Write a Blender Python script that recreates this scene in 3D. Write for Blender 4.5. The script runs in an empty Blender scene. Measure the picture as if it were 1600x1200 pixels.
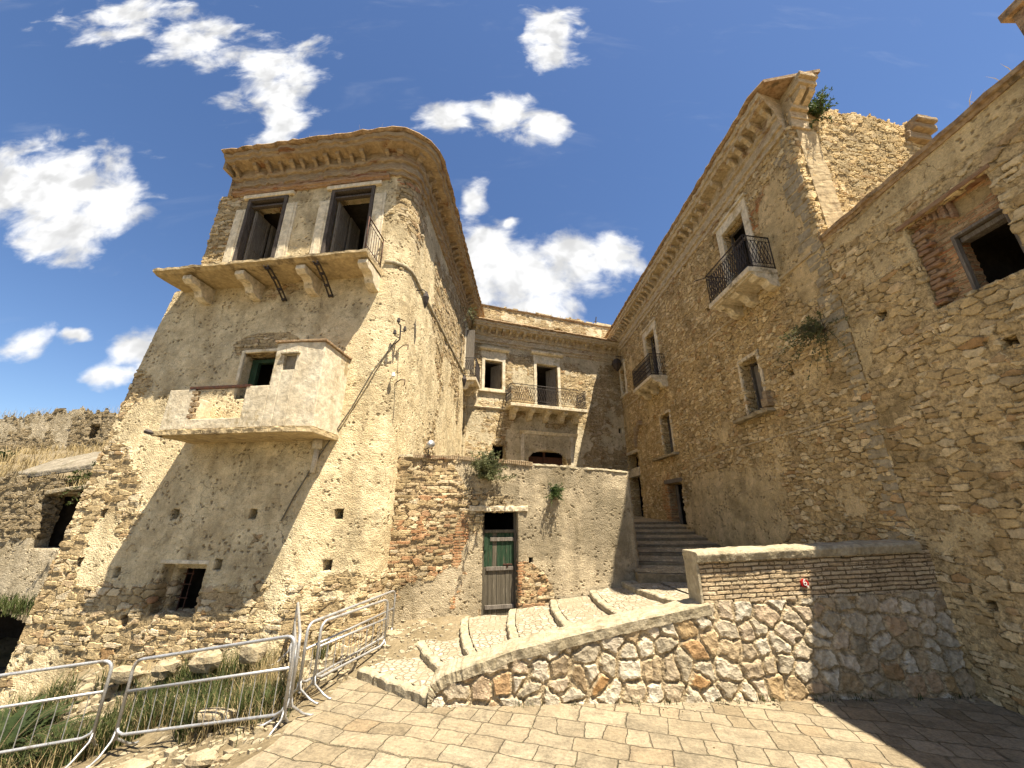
import bpy, math, random
import numpy as np
from mathutils import Vector
R_ = math.radians
random.seed(7); rng = np.random.default_rng(7)
SC = bpy.context.scene
COL = SC.collection

# ------------------------------------------------------------------ camera
cd = bpy.data.cameras.new('camera'); cam = bpy.data.objects.new('camera', cd); COL.objects.link(cam)
cam.location = (0, 0, 2.5); cam.rotation_euler = (R_(90+18.6), 0, 0)
cd.sensor_width = 36; cd.lens = 13.5; cd.clip_end = 3000; cd.clip_start = .05
SC.camera = cam
# ------------------------------------------------------------------ light
LDIR = Vector((-.308, .265, -1)).normalized()          # the way the sunlight travels
sd = bpy.data.lights.new('sun', 'SUN'); sun = bpy.data.objects.new('sun', sd); COL.objects.link(sun)
sd.energy = 5.0; sd.angle = R_(.5); sd.color = (1, .90, .74)
sun.rotation_euler = LDIR.to_track_quat('-Z', 'Y').to_euler()
SC.view_settings.view_transform = 'Standard'; SC.view_settings.look = 'None'
SC.view_settings.exposure = 1.48; SC.view_settings.gamma = 1
SC.cycles.use_adaptive_sampling = True; SC.cycles.adaptive_threshold = .025; SC.cycles.use_denoising = True; SC.cycles.max_bounces = 6; SC.cycles.diffuse_bounces = 3
W = bpy.data.worlds.new('World'); SC.world = W; W.use_nodes = True

# ------------------------------------------------------------------ node helper
class G:
    def __init__(s, nt): s.nt = nt; s.N = nt.nodes; s.L = nt.links
    def put(s, sock, v):
        if v is None: return
        if isinstance(v, bpy.types.NodeSocket): s.L.new(v, sock)
        else:
            if sock.type == 'RGBA' and len(v) == 3: v = (*v, 1)
            sock.default_value = v
    def n(s, t, ins=None, out=0, **kw):
        nd = s.N.new(t)
        for k, v in kw.items(): setattr(nd, k, v)
        for k, v in (ins or {}).items(): s.put(nd.inputs[k], v)
        return nd.outputs[out]
    def m(s, op, a, b=None, c=None, clamp=False):
        nd = s.N.new('ShaderNodeMath'); nd.operation = op; nd.use_clamp = clamp
        for i, v in enumerate((a, b, c)): s.put(nd.inputs[i], v)
        return nd.outputs[0]
    def vm(s, op, a, b=None, out=0):
        nd = s.N.new('ShaderNodeVectorMath'); nd.operation = op
        s.put(nd.inputs[0], a)
        if b is not None: s.put(nd.inputs[3] if op == 'SCALE' else nd.inputs[1], b)
        return nd.outputs[out]
    def length(s, a): return s.vm('LENGTH', a, out=1)
    def mul(s, v, xyz): return s.vm('MULTIPLY', v, xyz)
    def noise(s, v, scale, detail=4, rough=.55, dist=0, col=False):
        return s.n('ShaderNodeTexNoise', {'Vector': v, 'Scale': scale, 'Detail': detail, 'Roughness': rough, 'Distortion': dist}, out=1 if col else 0)
    def vor(s, v, scale=1, feature='F1', rnd=1, out='Distance', dims='3D'):
        return s.n('ShaderNodeTexVoronoi', {'Vector': v, 'Scale': scale, 'Randomness': rnd}, out=out, feature=feature, voronoi_dimensions=dims)
    def ss(s, v, a, b, lo=0., hi=1.):
        return s.n('ShaderNodeMapRange', {0: v, 1: a, 2: b, 3: lo, 4: hi}, interpolation_type='SMOOTHSTEP')
    def mix(s, f, a, b, mode='MIX'):
        nd = s.N.new('ShaderNodeMix'); nd.data_type = 'RGBA'; nd.blend_type = mode; nd.clamp_factor = True
        s.put(nd.inputs[0], f); s.put(nd.inputs[6], a); s.put(nd.inputs[7], b)
        return nd.outputs[2]
    def mixf(s, f, a, b):
        nd = s.N.new('ShaderNodeMix'); nd.data_type = 'FLOAT'
        s.put(nd.inputs[0], f); s.put(nd.inputs[2], a); s.put(nd.inputs[3], b)
        return nd.outputs[0]
    def ramp(s, f, stops, interp='LINEAR'):
        nd = s.N.new('ShaderNodeValToRGB'); cr = nd.color_ramp; cr.interpolation = interp
        while len(cr.elements) < len(stops): cr.elements.new(.5)
        for e, (p, c) in zip(cr.elements, stops):
            e.position = p; e.color = (*c, 1) if len(c) == 3 else c
        s.put(nd.inputs[0], f); return nd.outputs[0]
    def sep(s, v, i): return s.n('ShaderNodeSeparateXYZ', {0: v}, out=i)
    def comb(s, x, y, z=0.): return s.n('ShaderNodeCombineXYZ', {0: x, 1: y, 2: z})
    def tint(s, col, val): return s.mix(1., col, s.comb(val, val, val), 'MULTIPLY')

# ------------------------------------------------------------------ sky with drifting clouds (placed by world direction)
g = G(W.node_tree); W.node_tree.nodes.clear()
tosun = -LDIR
sky = g.N.new('ShaderNodeTexSky'); sky.sky_type = 'NISHITA'; sky.sun_disc = False
sky.sun_elevation = math.asin(tosun.z); sky.sun_rotation = math.atan2(tosun.x, tosun.y)
sky.altitude = 400; sky.air_density = 1.0; sky.dust_density = .4; sky.ozone_density = 2.5
skyc = g.n('ShaderNodeHueSaturation', {'Hue': .505, 'Saturation': 1.12, 'Value': .95, 'Color': sky.outputs[0]})
dirv = g.n('ShaderNodeTexCoord', out='Generated')
dy = g.m('MAXIMUM', g.sep(dirv, 1), .02)
gv = g.comb(g.m('DIVIDE', g.sep(dirv, 0), dy), g.m('DIVIDE', g.sep(dirv, 2), dy))
w1 = g.noise(gv, 5.5, 3, .62, 0, True)
gw = g.vm('ADD', gv, g.vm('SCALE', g.vm('SUBTRACT', w1, (.5, .5, .5)), .11))
CLOUDS = [  # centre (right/ahead, up/ahead), half sizes, turn in degrees, weight
    (-1.55, 1.89, 0.233, 0.123, 0, 0.74), (-1.21, 1.75, 0.201, 0.132, 0, 0.74), (-0.92, 1.57, 0.145, 0.175, 0, 0.74), (-0.80, 1.59, 0.107, 0.146, 0, 0.70), (-0.82, 1.35, 0.083, 0.171, 0, 0.90), (-1.53, 1.03, 0.238, 0.164, 0, 1.10), (-1.32, 0.95, 0.129, 0.113, 0, 1.00), (-1.43, 0.85, 0.142, 0.096, 0, 1.00), (-1.68, 1.03, 0.106, 0.170, 0, 1.00), (0.17, 1.83, 0.102, 0.145, 0, 1.00), (0.17, 1.68, 0.099, 0.090, 0, 1.00), (-0.23, 1.34, 0.105, 0.070, 0, 0.90), (-0.02, 1.36, 0.161, 0.091, 0, 0.95), (0.11, 1.29, 0.086, 0.095, 0, 0.95), (-0.12, 0.96, 0.042, 0.080, 0, 0.95), (-0.01, 0.87, 0.025, 0.023, 0, 0.70), (-0.10, 0.77, 0.091, 0.122, 0, 1.10), (0.00, 0.66, 0.147, 0.130, 0, 1.10), (0.21, 0.75, 0.131, 0.112, 0, 1.10), (0.30, 0.76, 0.083, 0.082, 0, 1.05), (0.07, 0.55, 0.150, 0.082, 0, 1.05), (-1.12, 0.36, 0.067, 0.042, 0, 1.00), (-1.08, 0.44, 0.083, 0.056, 0, 0.95), (-1.24, 0.48, 0.044, 0.020, 0, 0.80), (-1.42, 0.45, 0.073, 0.052, 0, 0.75), (-1.02, 0.38, 0.050, 0.043, 0, 0.80),
    (2.6, .5, .5, .14, 0, .9), (-3.2, .6, .7, .2, 0, .9)]
mm = None
for cx, cy, rx, ry, a, wt in CLOUDS:
    q = g.n('ShaderNodeMapping', {'Vector': gw, 'Location': (cx, cy, 0), 'Rotation': (0, 0, R_(a)), 'Scale': (rx*1.42, ry*1.42, 1)}, vector_type='TEXTURE')
    v = g.m('MULTIPLY', g.m('SUBTRACT', 1., g.length(q)), wt)
    mm = v if mm is None else g.m('SMOOTH_MAX', mm, v, .12)
n1 = g.noise(g.mul(gv, (1, 1.35, 1)), 6.5, 6, .57, .3)
dens = g.ss(g.m('ADD', mm, g.m('MULTIPLY', g.m('SUBTRACT', n1, .5), 1.9)), .06, .66)
thin = g.m('MULTIPLY', g.ss(g.noise(g.mul(gv, (1.2, 3., 1)), 2.2, 4, .6, .6), .55, .85), .10)
behind = g.m('MULTIPLY', g.ss(g.noise(g.mul(dirv, (2, 2, 3)), 2.2, 3, .6), .5, .62), g.ss(g.sep(dirv, 1), .05, -.15))
dens = g.m('MAXIMUM', g.m('MAXIMUM', dens, thin), behind)
dens = g.m('MULTIPLY', dens, g.ss(g.sep(dirv, 2), -.02, .06))
shade = g.ss(g.noise(gw, 9, 3, .55), .3, .62, 4.3, 6.6)
cc = g.mix(dens, skyc, g.comb(g.m('MULTIPLY', shade, 1.0), g.m('MULTIPLY', shade, 1.0), g.m('MULTIPLY', shade, 1.0)))
bg = g.n('ShaderNodeBackground', {'Color': cc, 'Strength': .062})
g.L.new(bg, g.n('ShaderNodeOutputWorld', {}, out=0) if False else g.N.new('ShaderNodeOutputWorld').inputs[0])

W.cycles.sampling_method = 'MANUAL'; W.cycles.sample_map_resolution = 256
# ------------------------------------------------------------------ materials
MATS = {}
def newmat(name):
    m = bpy.data.materials.new(name); m.use_nodes = True; m.node_tree.nodes.clear()
    MATS[name] = m
    return m, G(m.node_tree)
def finish(m, g, col, rough=.9, height=None, amp=.02, mid=.5, spec=.15, metal=0., true=False, both=False):
    p = g.N.new('ShaderNodeBsdfPrincipled')
    g.put(p.inputs['Base Color'], col); g.put(p.inputs['Roughness'], rough); g.put(p.inputs['Metallic'], metal)
    g.put(p.inputs['Specular IOR Level'], spec)
    o = g.N.new('ShaderNodeOutputMaterial'); g.L.new(p.outputs[0], o.inputs[0])
    if height is not None:
        if true:
            d = g.n('ShaderNodeDisplacement', {'Height': height, 'Midlevel': mid, 'Scale': amp})
            g.L.new(d, o.inputs[2]); m.displacement_method = 'BOTH' if both else 'DISPLACEMENT'
        else:
            b = g.n('ShaderNodeBump', {'Height': height, 'Distance': amp, 'Strength': 1.})
            g.L.new(b, p.inputs['Normal'])
    return m
def spots(g, uv, lst):
    acc = None
    for (s, z, rs, rz, w) in lst:
        q = g.n('ShaderNodeMapping', {'Vector': uv, 'Location': (s, z, 0), 'Scale': (rs, rz, 1)}, vector_type='TEXTURE')
        v = g.m('MULTIPLY', g.ss(g.length(q), 1.15, .6), w)
        acc = v if acc is None else g.m('ADD', acc, v)
    return acc
TAN = [(0., (.30, .215, .11)), (.2, (.50, .385, .215)), (.42, (.39, .295, .16)), (.6, (.62, .50, .31)), (.76, (.46, .385, .26)), (.88, (.33, .205, .095)), (1., (.68, .57, .38))]
def coursed(g, P, w, h):
    x, y = g.sep(P, 0), g.m('DIVIDE', g.sep(P, 1), h)
    y = g.m('ADD', y, g.m('MULTIPLY', g.noise(g.comb(7.7, y, 0.), .45, 1, .5), 1.6))
    r = g.m('FLOOR', y); fy = g.m('SUBTRACT', y, r)
    wn = g.N.new('ShaderNodeTexWhiteNoise'); wn.noise_dimensions = '1D'; g.put(wn.inputs['W'], r)
    wf = g.m('MULTIPLY', g.m('ADD', .65, g.m('MULTIPLY', g.sep(wn.outputs[1], 0), .8)), w)
    xx = g.m('ADD', g.m('DIVIDE', x, wf), g.m('MULTIPLY', wn.outputs[0], 17.)); xx = g.m('ADD', xx, g.m('MULTIPLY', g.noise(g.comb(xx, g.m('MULTIPLY', r, 3.7), 0.), .8, 1, .5), .9))
    c = g.m('FLOOR', xx); fx = g.m('SUBTRACT', xx, c)
    ex = g.m('DIVIDE', g.m('MULTIPLY', g.m('MINIMUM', fx, g.m('SUBTRACT', 1., fx)), wf), h)
    ey = g.m('MINIMUM', fy, g.m('SUBTRACT', 1., fy))
    w2 = g.N.new('ShaderNodeTexWhiteNoise'); w2.noise_dimensions = '2D'; g.put(w2.inputs['Vector'], g.comb(c, r, 0.))
    return g.m('SMOOTH_MIN', ex, ey, .12), w2.outputs[1]
def masonry(name, sx=.30, sz=.15, stones=TAN, mortar=(.38, .285, .155), plA=(.60, .49, .30), plB=(.46, .37, .225), th=.55, ps=.5, pl=(), red=(), redth=.75, redcol=(.36, .15, .065),
            brick=(), bpal=None, stain=(), amp=.05, jw=.10, seed=0., small=.52, rough_pl=1., wob=.13, facets=0., pcrack=1., jn=.20, smear=.6, cd=.85, cw=.26, ch=.085, hj=1., chip=.55, grime=.45, both=True, pres=.42, j0=.012, gain=(1, 1, 1)):
    m, g = newmat(name)
    uv = g.n('ShaderNodeUVMap'); uvs = g.vm('ADD', uv, (seed*7.3, seed*3.1, 0))
    wv = g.vm('SUBTRACT', g.noise(uvs, 2.6, 3, .6, 0, True), (.5, .5, .5))
    wv2 = g.vm('SUBTRACT', g.noise(uvs, 9, 2, .6, 0, True), (.5, .5, .5))
    wu = g.vm('ADD', g.vm('ADD', uvs, g.vm('SCALE', wv, wob*.5)), g.vm('SCALE', wv2, wob*.13))
    c1 = g.mul(wu, (1/sx, 1/sz, 1))
    e1 = g.vor(c1, 1, 'DISTANCE_TO_EDGE', .9, dims='2D'); r1 = g.vor(c1, 1, 'F1', .9, 'Color', dims='2D')
    if small < 1:
        e2, r2 = coursed(g, g.vm('ADD', uvs, g.vm('ADD', g.vm('SCALE', wv, wob*.9), g.vm('SCALE', wv2, .035))), cw, ch)
        sel = g.ss(g.noise(uvs, 1.3, 3, .6), small-.012, small+.012)
        edge = g.mixf(sel, e1, g.m('MULTIPLY', e2, .6)); rnd = g.mix(sel, r1, r2)
    else: edge, rnd = e1, r1
    ra, rb, rc = g.sep(rnd, 0), g.sep(rnd, 1), g.sep(rnd, 2)
    n12 = g.noise(uvs, 11, 4, .65); nf = g.noise(uvs, 34, 3, .65)
    edn = g.m('ADD', edge, g.m('ADD', g.m('MULTIPLY', g.m('SUBTRACT', n12, .5), jn), g.m('MULTIPLY', g.m('SUBTRACT', nf, .5), jn*.45)))
    joint = g.ss(edn, j0, jw)
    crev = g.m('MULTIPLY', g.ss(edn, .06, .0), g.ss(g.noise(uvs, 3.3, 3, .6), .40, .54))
    if smear: joint = g.m('MAXIMUM', joint, g.m('MULTIPLY', g.ss(g.noise(uvs, 2.1, 4, .65), .46, .60), smear))
    if pres: 
        pz = g.ss(g.m('ADD', rb, g.m('MULTIPLY', g.m('SUBTRACT', g.noise(uvs, 1.9, 3, .6), .5), .9)), pres-.10, pres+.02)
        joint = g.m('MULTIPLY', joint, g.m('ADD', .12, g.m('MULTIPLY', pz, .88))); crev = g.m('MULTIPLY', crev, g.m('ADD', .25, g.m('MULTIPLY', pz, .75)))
    scol = g.ramp(ra, stones)
    hs = g.m('ADD', 1-hj, g.m('MULTIPLY', joint, g.m('ADD', .5*hj, g.m('MULTIPLY', rb, .5*hj))))
    if brick:
        bv = g.vm('ADD', uvs, g.vm('SCALE', wv, .05))
        bn = g.N.new('ShaderNodeTexBrick'); bn.offset = .5; bn.squash = 1
        g.put(bn.inputs['Vector'], bv)
        for k, v in (('Color1', (0, 0, 0, 1)), ('Color2', (1, 1, 1, 1)), ('Mortar', (.5, .5, .5, 1)), ('Scale', 1.), ('Mortar Size', .011), ('Mortar Smooth', .4), ('Bias', 0.), ('Brick Width', .25), ('Row Height', .062)): bn.inputs[k].default_value = v
        bz = g.ss(g.m('ADD', spots(g, uv, brick), g.m('MULTIPLY', g.m('SUBTRACT', g.noise(uvs, 2.2, 5, .6), .5), .9)), .45, .55)
        bcol = g.ramp(bn.outputs[0], bpal or [(0., (.38, .17, .08)), (.35, (.44, .26, .13)), (.7, (.33, .19, .10)), (1., (.47, .34, .20))])
        bj = g.m('SUBTRACT', 1., bn.outputs[1])
        joint = g.mixf(bz, joint, bj); scol = g.mix(bz, scol, bcol); hs = g.mixf(bz, hs, g.m('MULTIPLY', bj, .75))
    if red:
        rm = g.m('ADD', spots(g, uv, red), g.m('MULTIPLY', g.m('SUBTRACT', rc, .5), .9))
        scol = g.mix(g.m('MULTIPLY', g.ss(rm, .42, .58), .85), scol, redcol)
    if facets:
        hs = g.m('ADD', hs, g.m('MULTIPLY', g.m('MULTIPLY', g.vor(g.vm('ADD', uvs, g.vm('SCALE', wv2, .06)), 9, 'F1', 1, 'Distance', dims='2D'), joint), facets))
    scol = g.tint(scol, g.ss(g.m('ADD', g.m('MULTIPLY', n12, .7), g.m('MULTIPLY', nf, .5)), .25, .95, .55, 1.35))
    base = g.mix(joint, g.tint(mortar, g.ss(g.m('ADD', g.m('MULTIPLY', n12, .6), g.m('MULTIPLY', nf, .4)), .34, .64, .45, 1.35)), scol)
    base = g.mix(g.m('MULTIPLY', crev, cd), base, (.13, .095, .05))  # crevices darkened: joint dirt plus gap shadow put into the colour
    hs = g.m('SUBTRACT', g.m('ADD', hs, g.m('ADD', g.m('MULTIPLY', n12, .55), g.m('MULTIPLY', nf, .30))), g.m('MULTIPLY', crev, .25))
    # plaster
    pn = g.noise(uvs, ps, 6, .64)
    pv = g.m('SUBTRACT', pn, th)
    if pl: pv = g.m('ADD', pv, spots(g, uv, pl))
    pv = g.m('ADD', pv, g.m('MULTIPLY', g.m('SUBTRACT', g.noise(uvs, 4.5, 5, .65), .5), .16))
    pm = g.ss(pv, -.009, .011)
    mot = g.noise(uvs, 1.1, 6, .7, .5)
    pcol = g.mix(g.ss(mot, .33, .67), plB, plA)
    pits = g.vor(g.vm('ADD', uvs, g.vm('SCALE', wv2, .12)), 7.5, 'F1', 1, 'Distance', dims='2D')
    pitn = g.noise(uvs, 2.3, 4, .6)
    pit = g.m('MULTIPLY', g.ss(pits, .30, .12), g.ss(pitn, .50, .60))
    crk = g.ss(g.vor(g.vm('ADD', uvs, g.vm('SCALE', wv, .9)), 1.3, 'DISTANCE_TO_EDGE', 1, dims='2D'), .016, .004)
    crk = g.m('MULTIPLY', g.m('MULTIPLY', crk, g.ss(g.noise(uvs, .9, 3), .48, .58)), pcrack)
    lump = g.noise(uvs, 5.5, 5, .68)
    pcol = g.tint(pcol, g.ss(g.m('ADD', g.m('MULTIPLY', lump, .55), g.m('MULTIPLY', nf, .6)), .3, .85, .68, 1.22))
    ch_ = g.m('MULTIPLY', g.ss(g.m('ABSOLUTE', g.m('SUBTRACT', g.noise(uvs, 2.7, 5, .68, .4), .52)), .014, .0), g.ss(g.noise(uvs, 1.7, 3), .42, .56))
    crk = g.m('MAXIMUM', crk, g.m('MULTIPLY', ch_, chip))
    pcol = g.mix(g.m('MULTIPLY', g.m('MAXIMUM', pit, crk), .75), pcol, (.16, .12, .07))
    hp = g.m('ADD', g.m('ADD', .78, g.m('MULTIPLY', g.m('SUBTRACT', lump, .5), .85*rough_pl)), g.m('MULTIPLY', g.m('SUBTRACT', nf, .5), .28*rough_pl))
    hp = g.m('ADD', hp, g.m('MULTIPLY', g.m('SUBTRACT', nf, .5), .3)); hp = g.m('SUBTRACT', hp, g.m('ADD', g.m('MULTIPLY', pit, .55), g.m('MULTIPLY', crk, .3)))
    col = g.mix(pm, base, pcol); h = g.mixf(pm, hs, hp)
    # weather streaks and lichen
    st = g.noise(g.mul(g.vm('ADD', uvs, g.vm('SCALE', wv, .5)), (2.1, .5, 1)), 1., 5, .66)
    col = g.tint(col, g.ss(st, .34, .58, .80, 1.05))
    gr = g.ss(g.noise(uvs, .8, 7, .76), .50, .66)
    col = g.mix(g.m('MULTIPLY', gr, grime), col, (.15, .115, .062))
    if stain:
        sp = g.m('ADD', spots(g, uv, stain), g.m('MULTIPLY', g.m('SUBTRACT', g.noise(g.mul(uvs, (2.0, 1.1, 1)), 1.6, 6, .7), .5), 1.1))
        col = g.mix(g.m('MULTIPLY', g.ss(sp, .35, .75), .6), col, (.15, .125, .08))
    if gain != (1, 1, 1): col = g.mix(1., col, (*gain, 1), 'MULTIPLY')
    return finish(m, g, col, .95, h, amp, .62, .08, true=True, both=both)

def simple(name, cA, cB, scale=6, rough=.85, amp=.008, bs=14, metal=0., spec=.2, cC=None, stretch=(1, 1, 1)):
    m, g = newmat(name)
    v = g.mul(g.n('ShaderNodeTexCoord', out='Object'), stretch)
    a = g.noise(v, scale, 8, .65, .3); b = g.noise(v, bs, 6, .65)
    col = g.mix(g.ss(a, .34, .66), cA, cB)
    if cC: col = g.mix(g.ss(g.noise(g.vm('ADD', v, (9, 4, 2)), scale*.6, 7, .68), .55, .66), col, cC)
    col = g.tint(col, g.ss(b, .25, .75, .7, 1.2))
    return finish(m, g, col, rough, g.m('ADD', b, g.m('MULTIPLY', g.noise(v, bs*3.3, 4, .6), .4)), amp, spec=spec, metal=metal)
simple('cut stone', (.54, .45, .30), (.68, .59, .43), 5, .85, .012, 12, cC=(.30, .245, .155))
simple('cornice stone', (.46, .36, .22), (.60, .49, .32), 4, .95, .04, 13, cC=(.33, .22, .125), stretch=(1, 1, 2.2))
simple('cornice brick', (.36, .26, .15), (.47, .36, .225), 3, .95, .05, 13, cC=(.27, .14, .07), stretch=(.7, .7, 5))
simple('roof tile', (.28, .18, .10), (.40, .29, .17), 6, .95, .03, 12, cC=(.16, .12, .07))
simple('white plaster', (.70, .62, .46), (.60, .51, .35), 2.2, .92, .012, 9, cC=(.48, .38, .22))
simple('balcony concrete', (.50, .39, .22), (.37, .285, .16), 3, .92, .015, 10, cC=(.20, .15, .085))
simple('coping stone', (.42, .36, .25), (.32, .27, .175), 5, .95, .022, 15, cC=(.24, .20, .125))
simple('kerb stone', (.40, .345, .24), (.29, .245, .16), 7, .95, .02, 16, cC=(.22, .185, .12))
simple('wrought iron', (.018, .015, .013), (.05, .032, .022), 20, .6, .002, 60, spec=.4)
simple('rusty iron', (.11, .045, .025), (.05, .03, .022), 16, .8, .003, 50)
simple('galvanised steel', (.50, .50, .49), (.40, .40, .40), 14, .45, .0012, 70, metal=.55, spec=.5, cC=(.33, .30, .26))
simple('grey wood', (.19, .165, .135), (.12, .10, .08), 5, .85, .006, 16, stretch=(6, 6, .6), cC=(.27, .24, .20))
simple('dark wood', (.055, .045, .036), (.12, .10, .085), 6, .85, .008, 20, stretch=(5, 5, .8))
simple('shutter wood', (.15, .13, .105), (.22, .195, .16), 5, .8, .005, 18, stretch=(6, 6, .6), cC=(.10, .08, .06))
simple('door wood', (.135, .115, .082), (.085, .072, .05), 4, .85, .010, 16, stretch=(9, 9, .5), cC=(.20, .175, .13))
simple('green paint', (.016, .044, .020), (.034, .062, .034), 5, .75, .006, 18, stretch=(9, 9, .9), cC=(.10, .085, .055))
simple('inner_shade', (.035, .028, .02), (.05, .04, .03), 3, 1., .01, 8)  # near-black lining: the dark inside rooms and holes put into the colour
simple('red paint', (.42, .012, .012), (.34, .01, .01), 9, .5, .001, 40)
simple('white paint', (.75, .73, .68), (.68, .66, .6), 9, .6, .001, 40)
simple('pvc', (.55, .49, .38), (.45, .39, .28), 9, .7, .002, 30)
simple('black cable', (.10, .085, .06), (.16, .14, .10), 9, .8, .001, 30)
simple('step stone', (.44, .38, .27), (.34, .29, .20), 6, .95, .02, 15, cC=(.22, .185, .12))
simple('box plaster', (.68, .60, .44), (.56, .47, .32), 2.4, .93, .014, 9, cC=(.36, .28, .155))
simple('band brick', (.36, .215, .125), (.45, .31, .19), 3, .95, .05, 13, cC=(.28, .115, .06), stretch=(.8, .8, 4))
simple('shaded riser', (.27, .21, .125), (.20, .155, .09), 6, .95, .02, 15)  # risers painted darker than the treads, shade put into the colour
simple('loose stone', (.40, .335, .225), (.30, .245, .15), 4, .95, .03, 13, cC=(.26, .20, .12))
simple('ruin concrete', (.27, .235, .175), (.20, .17, .12), 2, .95, .05, 7, cC=(.14, .12, .075))
def leafmat(name, a, b, c):
    m, g = newmat(name)
    v = g.n('ShaderNodeTexCoord', out='Object')
    t = g.noise(v, 9, 4, .7)
    col = g.ramp(t, [(.3, a), (.52, b), (.75, c)])
    p = g.n('ShaderNodeBsdfPrincipled', {'Base Color': col, 'Roughness': .7, 'Specular IOR Level': .2})
    tr = g.n('ShaderNodeBsdfTranslucent', {'Color': col})
    mx = g.n('ShaderNodeMixShader', {0: .28, 1: p, 2: tr})
    g.L.new(mx, g.N.new('ShaderNodeOutputMaterial').inputs[0])
leafmat('green leaves', (.035, .06, .018), (.06, .095, .028), (.12, .15, .05))
leafmat('dark leaves', (.020, .034, .010), (.036, .054, .016), (.07, .09, .03))
leafmat('grey green leaves', (.07, .085, .036), (.13, .14, .062), (.22, .215, .11))
leafmat('olive weeds', (.03, .045, .012), (.06, .078, .022), (.13, .115, .045))
leafmat('straw', (.24, .18, .085), (.36, .28, .14), (.48, .39, .22))
simple('stem wood', (.12, .09, .05), (.18, .14, .08), 12, .9, .004, 30)

# paving of irregular sandstone slabs
m, g = newmat('paving slabs')
v0 = g.n('ShaderNodeTexCoord', out='Object')
v = g.n('ShaderNodeMapping', {'Vector': v0, 'Rotation': (0, 0, R_(16))})
dv = g.vm('SUBTRACT', g.noise(v, 1.3, 3, .5, 0, True), (.5, .5, .5)); dv2 = g.vm('SUBTRACT', g.noise(v, 8, 4, .65, 0, True), (.5, .5, .5))
vv = g.vm('ADD', g.vm('ADD', v, g.vm('SCALE', dv, .20)), g.vm('SCALE', dv2, .035))
pe, pr = coursed(g, vv, .42, .33)
pe = g.m('ADD', pe, g.m('MULTIPLY', g.m('SUBTRACT', g.noise(v, 18, 4, .7), .5), .09))
pj = g.ss(pe, .028, .002)
col = g.ramp(g.sep(pr, 0), [(0., (.21, .165, .10)), (.3, (.30, .245, .16)), (.55, (.255, .21, .138)), (.8, (.335, .28, .19)), (1., (.26, .195, .115))])
nA = g.noise(vv, 3.2, 9, .7, .8); nB = g.noise(v, 26, 6, .68)
layer = g.noise(g.mul(v, (1, 3.5, 1)), 3.5, 8, .68, 1.2)
col = g.tint(col, g.ss(g.m('ADD', g.m('MULTIPLY', nA, .6), g.m('MULTIPLY', nB, .45)), .34, .70, .50, 1.25))
col = g.mix(g.m('MULTIPLY', g.ss(g.noise(v, .9, 6, .72), .50, .66), .45), col, (.17, .135, .085))
col = g.mix(g.m('MULTIPLY', g.ss(nA, .56, .66), .55), col, (.15, .11, .062))
jt = g.m('MULTIPLY', pj, g.ss(g.noise(v, 5, 4, .7), .3, .55, .35, 1.))
col = g.mix(g.m('MULTIPLY', jt, .55), col, g.mix(g.ss(g.noise(v, 7, 4), .52, .6), (.10, .075, .042), (.075, .08, .03)))
hh = g.m('SUBTRACT', g.m('ADD', g.m('MULTIPLY', layer, .6), g.m('ADD', g.m('MULTIPLY', nB, .22), g.m('MULTIPLY', g.sep(pr, 0), .25))), g.m('MULTIPLY', pj, .7))
finish(m, g, col, .8, hh, .045, spec=.25)
# small cobbles
for nm_, kf in (('cobbles', 1.3), ('stair cobbles', 2.0)):  # stair copy painted lighter and warmer to offset the shade it lies in
    m, g = newmat(nm_)
    v = g.n('ShaderNodeTexCoord', out='Object')
    vw = g.vm('ADD', v, g.vm('SCALE', g.vm('SUBTRACT', g.noise(v, 6, 3, .6, 0, True), (.5, .5, .5)), .06))
    vw = g.mul(vw, (1, 1, .001))
    e = g.vor(vw, 8.5, 'DISTANCE_TO_EDGE', .9, dims='2D'); r = g.vor(vw, 8.5, 'F1', .9, 'Color', dims='2D')
    jn = g.ss(e, .02, .14); nb = g.noise(v, 30, 5, .65)
    col = g.ramp(g.sep(r, 0), [(0., (.22, .185, .125)), (.4, (.32, .28, .205)), (.7, (.26, .22, .155)), (1., (.38, .34, .265))])
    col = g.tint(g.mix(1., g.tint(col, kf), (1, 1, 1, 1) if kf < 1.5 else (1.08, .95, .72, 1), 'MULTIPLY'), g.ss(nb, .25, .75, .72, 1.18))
    dirt = g.ss(g.noise(v, 1.1, 7, .65), .48, .60)
    col = g.mix(g.m('MAXIMUM', g.m('MULTIPLY', g.m('SUBTRACT', 1., jn), .8), g.m('MULTIPLY', dirt, .65)), col, (.24, .19, .12))
    finish(m, g, col, .9, g.m('ADD', g.m('MULTIPLY', jn, g.m('SUBTRACT', 1., g.m('MULTIPLY', dirt, .6))), g.m('MULTIPLY', nb, .35)), .022)
# dry earth with rubble
m, g = newmat('dry earth')
v = g.n('ShaderNodeTexCoord', out='Object')
a = g.noise(v, 1.4, 9, .68); b = g.noise(v, 16, 7, .7)
vs = g.vor(g.vm('ADD', v, g.vm('SCALE', g.noise(v, 5, 3, .6, 0, True), .15)), 6, 'F1', 1, 'Distance')
stn = g.m('MULTIPLY', g.ss(vs, .42, .25), g.ss(g.noise(v, 2.5, 4), .46, .55))
col = g.ramp(a, [(.3, (.125, .095, .052)), (.5, (.19, .15, .088)), (.7, (.25, .20, .125))])
col = g.mix(stn, g.tint(col, g.ss(b, .25, .75, .65, 1.2)), (.31, .26, .175))
finish(m, g, col, .95, g.m('ADD', g.m('ADD', g.m('MULTIPLY', stn, .7), g.m('MULTIPLY', b, .6)), a), .04)
m, g = newmat('dry hillside')
v = g.n('ShaderNodeTexCoord', out='Object')
a = g.noise(v, .5, 10, .7)
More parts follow.
